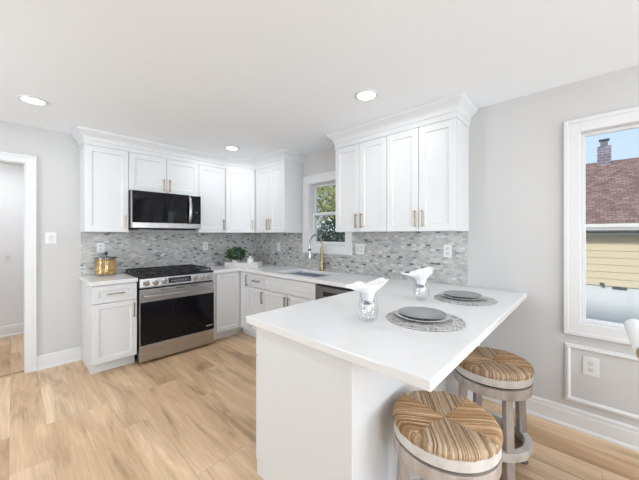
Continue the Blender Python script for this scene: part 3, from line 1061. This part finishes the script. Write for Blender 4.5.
mb.tube([(fx, fy - 0.024, 1.005), (fx, fy - 0.060, 1.005)], 0.017, 16)
mb.tube([(fx - 0.0, fy - 0.052, 1.01), (fx - 0.012, fy - 0.058, 1.05), (fx - 0.03, fy - 0.064, 1.085)], [0.006, 0.006, 0.005], 10)
obj('lever', mb, 'brass', t, smooth=40)

# ------------------------------------------------------------------ outlets and switches
def plate(fr, u, z, label, name, cat, kind, d=0.0, w=0.072, h=0.116):
    t = thing(name, label, cat, fr(u, d, z))
    obj('cover_plate', MB(fr).box(u - w / 2, u + w / 2, d + 0.0004, d + 0.006, z - h / 2, z + h / 2), 'plate_white', t, bevel=0.002)
    gangs = 2 if w > 0.1 else 1
    for g in range(gangs):
        uc = u + (g - (gangs - 1) / 2) * 0.046
        k = kind[g]
        if k == 'o':
            for s in (-1, 1):
                so = obj('socket', MB(fr).box(uc - 0.0165, uc + 0.0165, d + 0.006, d + 0.0075, z + s * 0.021 - 0.0145, z + s * 0.021 + 0.0145), 'socket_white', t, bevel=0.001)
                mb = MB(fr)
                for q in (-0.007, 0.006):
                    mb.box(uc + q - 0.001, uc + q + 0.001, d + 0.0073, d + 0.0078, z + s * 0.021 - 0.003, z + s * 0.021 + 0.007)
                mb.box(uc - 0.002, uc + 0.002, d + 0.0073, d + 0.0078, z + s * 0.021 - 0.010, z + s * 0.021 - 0.006)
                obj('socket_slot', mb, 'socket_dark', so)
        else:
            sw = obj('rocker', MB(fr).prism([(d + 0.006, z - 0.033), (d + 0.011, z - 0.033), (d + 0.0075, z + 0.033), (d + 0.006, z + 0.033)], 0, uc - 0.0165, uc + 0.0165), 'socket_white', t, bevel=0.001)
    return t
plate(FA, -2.032, 1.215, 'white electrical outlet on the tile just behind the pasta jar', 'wall_outlet', 'outlet', 'o', bs)
plate(FA, -0.810, 1.200, 'white electrical outlet on the tile between the stove and the plant', 'wall_outlet', 'outlet', 'o', bs)
plate(FB, 0.690, 1.185, 'white electrical outlet on the tile between the corner and the sink window', 'wall_outlet', 'outlet', 'o', bs)
plate(FB, 2.155, 1.200, 'wide double switch plate on the tile just right of the sink window', 'light_switch', 'switch', 'so', bs, w=0.118)
plate(FB, 3.120, 1.215, 'white electrical outlet at the right end of the tile, above the far plates', 'wall_outlet', 'outlet', 'o', bs)
plate(FB, 4.066, 0.458, 'white electrical outlet inside the moulding frame under the big window', 'wall_outlet', 'outlet', 'o', 0.0, w=0.082, h=0.126)
plate(FA, -2.445, 1.329, 'white light switch on the wall between doorway and cabinets', 'light_switch', 'switch', 's', 0.0, w=0.086)
plate(Frame((0, 1.66), (1, 0), (0, -1)), -2.76, 1.05, 'pale switch plate on the hall wall seen through the doorway', 'light_switch', 'switch', 's', 0.0)

# ------------------------------------------------------------------ ceiling lights
def downlight(x, y, label, power, seen=True):
    t = thing('ceiling_light', label, 'ceiling light', (x, y, HC), 'added recessed ceiling lights' if not seen else None)
    obj('trim_ring', MB().lathe((x, y, HC), [(0.066, -0.0005), (0.092, -0.0005), (0.090, -0.006), (0.072, -0.010), (0.066, -0.004)], 36), 'trim_white', t, smooth=40)
    obj('lens', MB().lathe((x, y, HC), [(0.066, -0.0015), (0.066, -0.005), (0.0, -0.0055)], 36), 'lens', t)
    area_light('lamp_glow', (0, 0, -0.012), (0, 0, 0), 0.13, 0.13, power, (0.97, 0.985, 1.0), 'DISK', t)
    return t
downlight(-2.603, -0.815, 'lit round recessed ceiling light at the left, nearest the doorway', P_LAMP)
downlight(-0.848, -2.806, 'lit round recessed ceiling light in front of the right-hand cabinets', P_LAMP)
downlight(-0.851, -0.821, 'lit round recessed ceiling light near the corner cabinets', P_LAMP)
for (x, y) in ((-2.603, -2.806), (-0.848, -4.9), (-2.603, -4.9), (-0.848, -6.2), (-2.603, -6.2)):  # unseen downlights, added to brighten the room
    downlight(x, y, 'lit round recessed ceiling light added out of view behind the camera', P_LAMP, False)
downlight(-2.9, 0.85, 'lit round recessed ceiling light in the hall behind the doorway', P_HALL)

# ------------------------------------------------------------------ pasta jar
jx, jy, jr = -2.010, -0.150, 0.104
t = thing('storage_jar', 'glass storage jar with dark metal lid, full of pasta, left of the stove', 'jar', (jx, jy, CZ1))
mb = MB().lathe((jx, jy, CZ1 + 0.0005), [(0.0, 0), (jr - 0.006, 0.0), (jr, 0.006), (jr, 0.180), (jr - 0.004, 0.190), (jr - 0.007, 0.190), (jr - 0.004, 0.178), (jr - 0.004, 0.008), (0.0, 0.006)], 40)
obj('glass_body', mb, 'jar_glass', t, smooth=40)
ld = obj('lid', MB().lathe((jx, jy, CZ1 + 0.1905), [(jr + 0.002, 0), (jr + 0.002, 0.008), (jr - 0.01, 0.011), (0.05, 0.014), (0.02, 0.022), (0.0, 0.023)], 40), 'lid_steel', t, smooth=35)
obj('lid_knob', MB().lathe((jx, jy, CZ1 + 0.212), [(0.008, 0), (0.008, 0.014), (0.018, 0.022), (0.022, 0.034), (0.017, 0.046), (0.0, 0.050)], 24), 'lid_steel', ld, smooth=40)
rnd = random.Random(4)
mb = MB()
for k in range(640):
    a = rnd.uniform(0, 2 * PI)
    rr = jr * 0.765 * math.sqrt(rnd.uniform(0.30, 1.0))
    zc = CZ1 + 0.022 + rnd.uniform(0, 0.150)
    ax = Vector((rnd.gauss(0, 1), rnd.gauss(0, 1), rnd.gauss(0, 1))).normalized()
    bx = ax.orthogonal().normalized()
    pts = []
    for q in range(5):
        th = PI * 0.95 * q / 4
        p = ax * (0.012 * math.cos(th)) + bx * (0.012 * math.sin(th))
        pts.append((jx + rr * math.cos(a) + p.x, jy + rr * math.sin(a) + p.y, zc + p.z))
    mb.tube(pts, 0.0055, 6)
o = obj('pasta', mb, 'pasta', smooth=60, loc=(jx, jy, CZ1 + 0.01))
tag(o, 'golden elbow pasta filling the glass jar left of the stove', 'pasta', kind='stuff')

# ------------------------------------------------------------------ corner tray with plant and canister
def Zpt(u, v, z=CZ1):
    a = (u - 319.5) / 288.536
    cy_, sy_ = math.cos(0.7545179), math.sin(0.7545179)
    d = Vector((cy_ + a * sy_, sy_ - a * cy_, (234.862 - v) / 288.536))
    k = (z - 1.3617) / d.z
    return Vector((-2.7167 + k * d.x, -4.0658 + k * d.y))
ta, tb = Vector((-0.720, -0.395)), Vector((-0.455, -0.800))
tr = (tb - ta).normalized()
FT = Frame(tuple((ta + tb) / 2), tuple(tr), (-abs(tr.y), -abs(tr.x)))
TW = (tb - ta).length / 2
TDp = 0.17
ctr = FT(0, -TDp / 2, CZ1)
t = thing('wooden_tray', 'whitewashed wooden tray holding the plant in the counter corner', 'tray', ctr)
z0 = CZ1 + 0.0006
obj('tray_base', MB(FT).box(-TW, TW, -TDp, 0, z0, z0 + 0.010), 'slat_wood', t)
for (nm, a, c, d0, d1) in (('front_board', -TW, TW, -0.012, 0), ('rear_board', -TW, TW, -TDp, -TDp + 0.012), ('end_board', -TW, -TW + 0.012, -TDp + 0.0125, -0.0125), ('end_board', TW - 0.012, TW, -TDp + 0.0125, -0.0125)):
    obj(nm, MB(FT).box(a, c, d0, d1, z0 + 0.0105, z0 + 0.068), 'slat_wood', t, bevel=0.002)
for uu in (-TW + 0.035, TW - 0.055):
    obj('batten', MB(FT).box(uu, uu + 0.022, 0.0005, 0.007, z0 + 0.002, z0 + 0.074), 'slat_wood', t, bevel=0.001)
pc = FT(-0.115, -0.085, z0 + 0.0108)
t = thing('potted_plant', 'bushy green plant in a white pot standing in the wooden tray', 'plant', pc)
obj('pot', MB().lathe(tuple(pc), [(0.040, 0), (0.054, 0.08), (0.056, 0.092), (0.050, 0.092), (0.048, 0.084), (0.0, 0.082)], 28), 'white_ceramic', t, smooth=40)
obj('soil', MB().lathe((pc.x, pc.y, pc.z + 0.0825), [(0.046, 0), (0.0, 0.004)], 20), 'soil', t)
rnd = random.Random(7)
mb = MB()
def leaf(mb, c, n, up, L, W):
    s = n.cross(up)
    if s.length < 1e-4:
        s = Vector((1, 0, 0))
    s.normalize()
    i = len(mb.v)
    for p in (c, c + up * L * 0.45 + s * W, c + up * L, c + up * L * 0.45 - s * W, c + up * L * 0.5 + n * W * 0.4):
        mb.v.append(Vector(p))
    mb.f += [(i, i + 1, i + 4), (i + 1, i + 2, i + 4), (i + 2, i + 3, i + 4), (i + 3, i, i + 4)]
cc = Vector((pc.x, pc.y, pc.z + 0.166))
for k in range(850):
    d = Vector((rnd.gauss(0, 1), rnd.gauss(0, 1), rnd.gauss(0, 0.9)))
    d.normalize()
    rr = rnd.uniform(0.35, 1.0) ** 0.5
    p = cc + Vector((d.x * 0.135 * rr, d.y * 0.135 * rr, d.z * 0.088 * rr))
    up = (d + Vector((rnd.gauss(0, .5), rnd.gauss(0, .5), 0.4 + rnd.gauss(0, .5)))).normalized()
    leaf(mb, p, Vector((rnd.gauss(0, 1), rnd.gauss(0, 1), rnd.gauss(0, 1))).normalized(), up, rnd.uniform(0.022, 0.036), rnd.uniform(0.006, 0.010))
obj('foliage', mb, 'leaf_dark', t)
mb = MB()
for k in range(9):
    a = 2 * PI * k / 9
    mb.tube([(pc.x + 0.012 * math.cos(a), pc.y + 0.012 * math.sin(a), pc.z + 0.082), (pc.x + 0.05 * math.cos(a), pc.y + 0.05 * math.sin(a), pc.z + 0.17)], 0.002, 6)
obj('stem', mb, 'leaf_dark', t)
kc = FT(0.100, -0.085, z0 + 0.0108)
t = thing('canister', 'small white lidded canister right of the plant in the wooden tray', 'canister', kc)
obj('jar_body', MB().lathe(tuple(kc), [(0.040, 0), (0.044, 0.006), (0.044, 0.092), (0.040, 0.098), (0.0, 0.098)], 28), 'white_ceramic', t, smooth=40)
lo = obj('lid', MB().lathe((kc.x, kc.y, kc.z + 0.0985), [(0.042, 0), (0.042, 0.008), (0.020, 0.018), (0.0, 0.020)], 28), 'white_ceramic', t, smooth=40)
obj('lid_knob', MB().lathe((kc.x, kc.y, kc.z + 0.118), [(0.007, 0), (0.008, 0.006), (0.018, 0.014), (0.019, 0.024), (0.0, 0.032)], 20), 'white_ceramic', lo, smooth=40)

# ------------------------------------------------------------------ place settings
def setting(cx, cy, which):
    o = obj('placemat', MB().lathe((cx, cy, CZ1), [(0.0, 0.0005), (0.190, 0.0005), (0.196, 0.003), (0.190, 0.006), (0.0, 0.006)], 64), 'woven', smooth=40, loc=(cx, cy, CZ1))
    tag(o, 'round woven grey placemat %s' % which, 'placemat', None)
    px, py = cx + 0.012, cy + 0.018
    def plate_mesh(z, rad, th):
        return MB().lathe((px, py, z), [(0.0, 0.0), (rad * 0.62, 0.0), (rad * 0.66, 0.003), (rad * 0.97, th - 0.004), (rad, th - 0.001), (rad * 0.985, th), (rad * 0.70, 0.008), (rad * 0.62, 0.006), (0.0, 0.006)], 64)
    o = obj('dinner_plate', plate_mesh(CZ1 + 0.0064, 0.140, 0.018), 'pale_ceramic', smooth=40, loc=(px, py, CZ1 + 0.0064))
    tag(o, 'larger pale grey dinner plate under the small plate, %s' % which, 'plate', None)
    o = obj('salad_plate', plate_mesh(CZ1 + 0.0170, 0.121, 0.017), 'grey_ceramic', smooth=40, loc=(px, py, CZ1 + 0.0170))
    tag(o, 'smaller dark grey plate on top of the stack, %s' % which, 'plate', None)
setting(-1.225, -3.425, 'nearest the camera on the peninsula')
setting(-0.560, -3.425, 'nearest the right wall on the peninsula')

def napkin_glass(gx, gy, seed, wing, which, ph):
    t = thing('drinking_glass', 'clear stemless glass with a white napkin in it, %s' % which, 'glass', (gx, gy, CZ1))
    H_ = 0.150
    prof = [(0.0, 0.0005), (0.036, 0.0005), (0.046, 0.008), (0.054, 0.035), (0.055, 0.055), (0.050, 0.095), (0.0455, 0.125), (0.046, H_), (0.0445, H_), (0.0440, 0.125), (0.0485, 0.095), (0.0535, 0.055), (0.052, 0.036), (0.044, 0.013), (0.0, 0.009)]
    obj('bowl', MB().lathe((gx, gy, CZ1), prof, 40), 'tumbler_glass', t, smooth=50)
    rnd = random.Random(seed)
    n, rows = 96, 16
    mb = MB()
    f = [rnd.uniform(0, 2 * PI) for _ in range(5)]
    for j in range(rows + 1):
        s = j / rows
        for k in range(n):
            a = 2 * PI * k / n
            ruff = math.sin(5 * a + f[0]) * 0.5 + math.sin(9 * a + f[1]) * 0.3 + math.sin(3 * a + f[2]) * 0.3
            if s < 0.6:
                q = s / 0.6
                r = 0.010 + 0.022 * q + 0.004 * ruff * q
                z = 0.050 + 0.095 * q
            else:
                q = (s - 0.6) / 0.4
                side = max(0.0, math.cos(a - wing)) ** 2
                peak = max(0.0, math.cos(a - ph)) ** 3
                r = 0.032 + q * (0.036 + 0.058 * side + 0.040 * peak) + 0.004 * ruff + 0.010 * ruff * q
                z = 0.145 + q * (0.046 + 0.007 * ruff + 0.026 * peak - 0.004 * side) - 0.012 * side * q * q
            mb.vert((gx + r * math.cos(a), gy + r * math.sin(a), CZ1 + z))
    for j in range(rows):
        for k in range(n):
            a, b2 = j * n + k, j * n + (k + 1) % n
            mb.f.append((a, b2, b2 + n, a + n))
    mb.f.append(tuple(range(n)))
    o = obj('napkin', mb, 'napkin_cloth', smooth=70, loc=(gx, gy, CZ1 + 0.05))
    md = o.modifiers.new('solid', 'SOLIDIFY')
    md.thickness = 0.0016
    obj('woven_band', MB().lathe((gx, gy, CZ1), [(0.0305, 0.088), (0.0315, 0.090), (0.0325, 0.104), (0.0318, 0.106)], 32), 'napkin_ring', o, smooth=40)
    tag(o, 'white cloth napkin fanned out of the glass, %s' % which, 'napkin')
    return t
lw = math.atan2(0.7289, -0.6846)     # towards the left of the photograph
napkin_glass(-1.440, -3.215, 3, lw, 'nearest the camera', lw - PI * 0.95)
napkin_glass(-0.780, -3.210, 9, lw, 'nearest the backsplash', lw - PI * 0.8)

# ------------------------------------------------------------------ rush stools
def make_stool(cx, cy, zs, label, a0, seam):
    t = thing('bar_stool', label, 'stool', (cx, cy, 0))
    Rr = 0.203
    zr = zs - 0.040                       # top of the wooden rim
    # woven rush seat: strands run out from the mitre lines and over the edge, four quarters
    mb = MB()
    step = 0.0046
    quarters = []
    for q in range(4):
        ph = seam + PI / 4 + q * PI / 2
        e1 = Vector((math.cos(ph), math.sin(ph), 0))
        e2 = Vector((-math.sin(ph), math.cos(ph), 0))
        nmax = int(Rr * math.sin(PI / 4) / step)
        for k in range(-nmax, nmax + 1):
            s = k * step
            rj = 0.0016 * math.sin(k * 12.9898 + q * 3.7)
            lo_, hi = abs(s) + 0.001, math.sqrt(max(0, (Rr - 0.008) ** 2 - s * s))
            pts = []
            for m_ in range(6):
                u = lo_ + (hi - lo_) * m_ / 5
                rad = math.hypot(u, s)
                zz = zs - 0.006 + 0.002 * math.sin(k * 1.7 + m_) * 0.5 - 0.010 * max(0, 1 - rad / 0.16) + rj
                if m_ == 5:
                    zz -= 0.003
                pts.append((u, zz))
            nrm = Vector((e1 * hi + e2 * s)).normalized()
            P3 = [Vector((cx, cy, 0)) + e1 * u + e2 * s + Vector((0, 0, z)) for (u, z) in pts]
            tip = P3[-1]
            P3.append(tip + nrm * 0.009 + Vector((0, 0, -0.009)))
            P3.append(tip + nrm * 0.0105 + Vector((0, 0, -0.020)))
            P3.append(tip + nrm * 0.006 + Vector((0, 0, -0.031)))
            n0 = len(mb.f)
            mb.tube([tuple(p) for p in P3], 0.0025, 6)
            quarters += [1 - q % 2] * (len(mb.f) - n0)  # alternate quarters take the lit copy, light painted into the colour
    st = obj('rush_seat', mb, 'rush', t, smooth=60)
    st.data.materials.append(MATS['rush_lit'])
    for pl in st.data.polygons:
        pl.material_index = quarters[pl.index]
    obj('seat_core', MB().lathe((cx, cy, 0), [(0.0, zr), (Rr - 0.012, zr), (Rr - 0.008, zr + 0.02), (Rr - 0.018, zs - 0.010), (0.0, zs - 0.022)], 40), 'rush', t, smooth=40)
    obj('seat_rim', MB().lathe((cx, cy, 0), [(0.0, zr - 0.0445), (Rr - 0.004, zr - 0.0445), (Rr, zr - 0.041), (Rr, zr - 0.004), (Rr - 0.004, zr - 0.0005), (0.0, zr - 0.0005)], 56), 'whitewash_rim', t, smooth=35)
    obj('swivel', MB().lathe((cx, cy, 0), [(0.0, zr - 0.056), (Rr - 0.018, zr - 0.056), (Rr - 0.018, zr - 0.045), (0.0, zr - 0.045)], 40), 'gap_black', t)
    za = zr - 0.0565
    obj('apron_ring', MB().lathe((cx, cy, 0), [(Rr - 0.040, za - 0.052), (Rr - 0.002, za - 0.052), (Rr, za - 0.048), (Rr, za - 0.002), (Rr - 0.002, za), (Rr - 0.040, za), (Rr - 0.040, za - 0.052)], 56), 'whitewash', t, smooth=35)
    for q in range(4):
        a = a0 + q * PI / 2
        mb = MB()
        dv, sv = Vector((math.cos(a), math.sin(a), 0)), Vector((-math.sin(a), math.cos(a), 0))
        i = 0
        for (z, r, h) in ((za - 0.0005, Rr - 0.040, 0.020), (0.10, Rr - 0.025, 0.021), (0.018, Rr - 0.022, 0.021)):
            for (p, q2) in ((-1, -1), (1, -1), (1, 1), (-1, 1)):
                v = dv * (r + p * h) + sv * (q2 * h)
                mb.vert((cx + v.x, cy + v.y, z))
        for L in range(2):
            for k in range(4):
                mb.f.append((L * 4 + k, L * 4 + (k + 1) % 4, L * 4 + 4 + (k + 1) % 4, L * 4 + 4 + k))
        mb.f += [(3, 2, 1, 0), (8, 9, 10, 11)]
        lg = obj('leg', mb, 'whitewash', t, bevel=0.003)
        v = dv * (Rr - 0.016)
        obj('foot', MB().lathe((cx + v.x, cy + v.y, 0.0005), [(0.024, 0), (0.026, 0.008), (0.018, 0.0172)], 16), 'lid_steel', lg, smooth=30)
    obj('footrest_ring', MB().lathe((cx, cy, 0), [(Rr - 0.038, 0.140), (Rr - 0.004, 0.140), (Rr - 0.002, 0.144), (Rr - 0.002, 0.183), (Rr - 0.004, 0.187), (Rr - 0.038, 0.187), (Rr - 0.038, 0.140)], 56), 'whitewash_rim', t, smooth=35)
    return t
s1 = make_stool(-1.490, -3.622, 0.62, 'round woven rush-topped stool nearest the camera', R(-50), R(-11))
s2 = copy_tree(s1)
s2.location = (-0.735, -3.628, 0)
s2['label'] = 'round woven rush-topped stool farther back, nearest the right wall'

# ------------------------------------------------------------------ dining chair at the right edge
t = thing('dining_chair', 'white upholstered chair with wooden frame at the right edge below the big window', 'chair', (-0.86, -4.45, 0))
X0, X1 = -1.095, -0.615
roll = [(-4.222 + 0.036 * math.cos(2 * PI * k / 28), 0.914 + 0.036 * math.sin(2 * PI * k / 28)) for k in range(28)]
obj('back_roll', MB().prism(roll, 0, X0 + 0.012, X1 - 0.012), 'white_fabric', t, bevel=0.004)
for xx in (X0, X1 - 0.0115):
    obj('roll_end', MB().lathe((xx, -4.222, 0.914), [(0.026, 0.0), (0.030, 0.003), (0.030, 0.0115)], 24, 'u'), 'chair_wood', t)
obj('back_cushion', MB().prism([(-4.258, 0.93), (-4.285, 0.945), (-4.315, 0.92), (-4.315, 0.4905), (-4.275, 0.4905)], 0, X0 + 0.012, X1 - 0.012), 'white_fabric', t, bevel=0.006)
obj('seat', MB().box(X0, X1, -4.75, -4.275, 0.42, 0.49), 'white_fabric', t, bevel=0.015)
for (lx, ly) in ((X0 + 0.03, -4.72), (X1 - 0.03, -4.72)):
    obj('leg', MB().box(lx - 0.02, lx + 0.02, ly - 0.02, ly + 0.02, 0.001, 0.419), 'chair_wood', t, bevel=0.003)
for lx in (X0 - 0.006, X1 - 0.007):
    obj('leg', MB().box(lx, lx + 0.0135, -4.318, -4.272, 0.001, 0.92), 'chair_wood', t, bevel=0.003)
obj('seat_frame', MB().box(X0 + 0.01, X1 - 0.01, -4.74, -4.285, 0.36, 0.4195), 'chair_wood', t)

# ------------------------------------------------------------------ outside
GZ = -0.32
struct('ground', MB().box(0.16, 40, -30, 30, GZ - 0.2, GZ), 'grass')
struct('ground_side', MB().box(-16, XL - 0.16, -20, 12, GZ - 0.2, GZ), 'grass')
struct('sun_blocker', MB().box(-6.3, -6.1, -7.0, 4.0, GZ + 0.001, 3.4), 'concrete_white')  # unseen wall, added to keep the sun out of the left window
HX, HR = 5.0, 8.0
t = thing('neighbour_house', 'beige-sided house with brown shingle roof outside the big window', 'house', (6.5, -7.0, GZ))
Y0, Y1 = -14.0, -2.2
mb = MB()
z = 0.40
n = 8
lap = (1.46 - 0.40) / n
prof = [(HX + 0.3, 0.40)]
for k in range(n):
    prof += [(HX - 0.016, 0.40 + k * lap), (HX, 0.40 + (k + 1) * lap - 0.004)]
prof += [(HX + 0.3, 1.46)]
mb.prism([(p[0], p[1]) for p in prof], 1, Y0, Y1)
mb.box(HX + 0.3, 2 * HR - HX, Y0, Y0 + 0.3, 0.40, 1.46).box(HX + 0.3, 2 * HR - HX, Y1 - 0.3, Y1, 0.40, 1.46)
obj('siding', mb, 'siding', t)
fo = obj('foundation', MB().box(HX + 0.02, 2 * HR - HX, Y0 + 0.02, Y1 - 0.02, GZ + 0.001, 0.399), 'concrete_white', t)
def roof_z(x):
    return 1.50 + (x - (HX - 0.30)) * (3.30 - 1.50) / (HR - HX + 0.30)
obj('roof', MB().prism([(HX - 0.30, roof_z(HX - 0.30)), (HR, roof_z(HR)), (2 * HR - HX + 0.30, roof_z(HX - 0.30)), (2 * HR - HX + 0.30, roof_z(HX - 0.30) - 0.10), (HX - 0.30, roof_z(HX - 0.30) - 0.10)], 1, Y0 - 0.3, Y1 + 0.3), 'shingles', t)
obj('gutter', MB().box(HX - 0.42, HX - 0.302, Y0 - 0.3, Y1 + 0.3, 1.42, 1.53), 'gutter_grey', t, bevel=0.01)
obj('soffit', MB().box(HX - 0.30, HX + 0.1, Y0 - 0.3, Y1 + 0.3, 1.365, 1.399), 'fascia_white', t)
chx, chy = HR - 0.1, -4.32
ch = obj('chimney', MB().box(chx - 0.15, chx + 0.15, chy - 0.13, chy + 0.13, 3.0, 3.66), 'chimney_brick', t)
obj('chimney_cap', MB().box(chx - 0.08, chx + 0.08, chy - 0.07, chy + 0.07, 3.6605, 3.78).box(chx - 0.12, chx + 0.12, chy - 0.10, chy + 0.10, 3.83, 3.85).box(chx - 0.015, chx + 0.015, chy - 0.015, chy + 0.015, 3.775, 3.835), 'gutter_grey', ch)
obj('foundation_vent', MB().box(HX - 0.012, HX + 0.019, -4.55, -4.36, 0.352, 0.385), 'gutter_grey', t)
obj('hose_spigot', MB().lathe((HX - 0.06, -4.22, 0.40), [(0.03, 0), (0.03, 0.05), (0.0, 0.06)], 12).box(HX - 0.06, HX + 0.0, -4.23, -4.21, 0.41, 0.43), 'gutter_grey', t)

def tree(name, label, cat, x, y, h, crowns, mat, n, leafsize, seed, trunk_r):
    t = thing(name, label, cat, (x, y, GZ))
    rnd = random.Random(seed)
    mb = MB()
    mb.tube([(x, y, GZ - 0.05), (x + 0.05, y, GZ + h * 0.4), (x, y + 0.05, GZ + h * 0.85)], [trunk_r, trunk_r * 0.7, trunk_r * 0.25], 10)
    for k in range(7):
        a = rnd.uniform(0, 2 * PI)
        zz = GZ + h * rnd.uniform(0.35, 0.7)
        L = h * rnd.uniform(0.15, 0.28)
        mb.tube([(x, y, zz), (x + L * 0.6 * math.cos(a), y + L * 0.6 * math.sin(a), zz + L * 0.5), (x + L * math.cos(a), y + L * math.sin(a), zz + L)], [trunk_r * 0.4, trunk_r * 0.25, trunk_r * 0.1], 7)
    obj('trunk', mb, 'bark', t, smooth=50)
    mb = MB()
    for (cx, cy, cz, rx, rz) in crowns:
        for k in range(n):
            d = Vector((rnd.gauss(0, 1), rnd.gauss(0, 1), rnd.gauss(0, 1))).normalized()
            rr = rnd.uniform(0.1, 1.0) ** 0.45
            p = Vector((x + cx + d.x * rx * rr, y + cy + d.y * rx * rr, GZ + cz + d.z * rz * rr))
            leaf(mb, p, Vector((rnd.gauss(0, 1), rnd.gauss(0, 1), rnd.gauss(0, 1))).normalized(), Vector((rnd.gauss(0, 1), rnd.gauss(0, 1), rnd.gauss(-.3, 1))).normalized(), leafsize * rnd.uniform(0.7, 1.3), leafsize * 0.32)
    obj('foliage', mb, mat, t)
    return t
tree('leafy_tree', 'yellow-green leafy tree filling the upper sash of the sink window', 'tree', 7.2, 4.2, 5.0,
     [(0, 0, 3.3, 1.7, 1.35), (-0.6, -1.2, 2.9, 1.1, 1.0), (0.3, 1.3, 3.2, 1.2, 1.0)], 'leaf_yellow', 800, 0.17, 21, 0.12)
tree('shrub', 'dark green shrub seen through the lower sash of the sink window', 'shrub', 3.6, 1.5, 2.0,
     [(0, 0, 1.1, 0.85, 1.05), (0, 0.8, 1.0, 0.75, 0.98), (0, -0.8, 1.0, 0.75, 0.98)], 'leaf_hedge', 2200, 0.11, 33, 0.06)
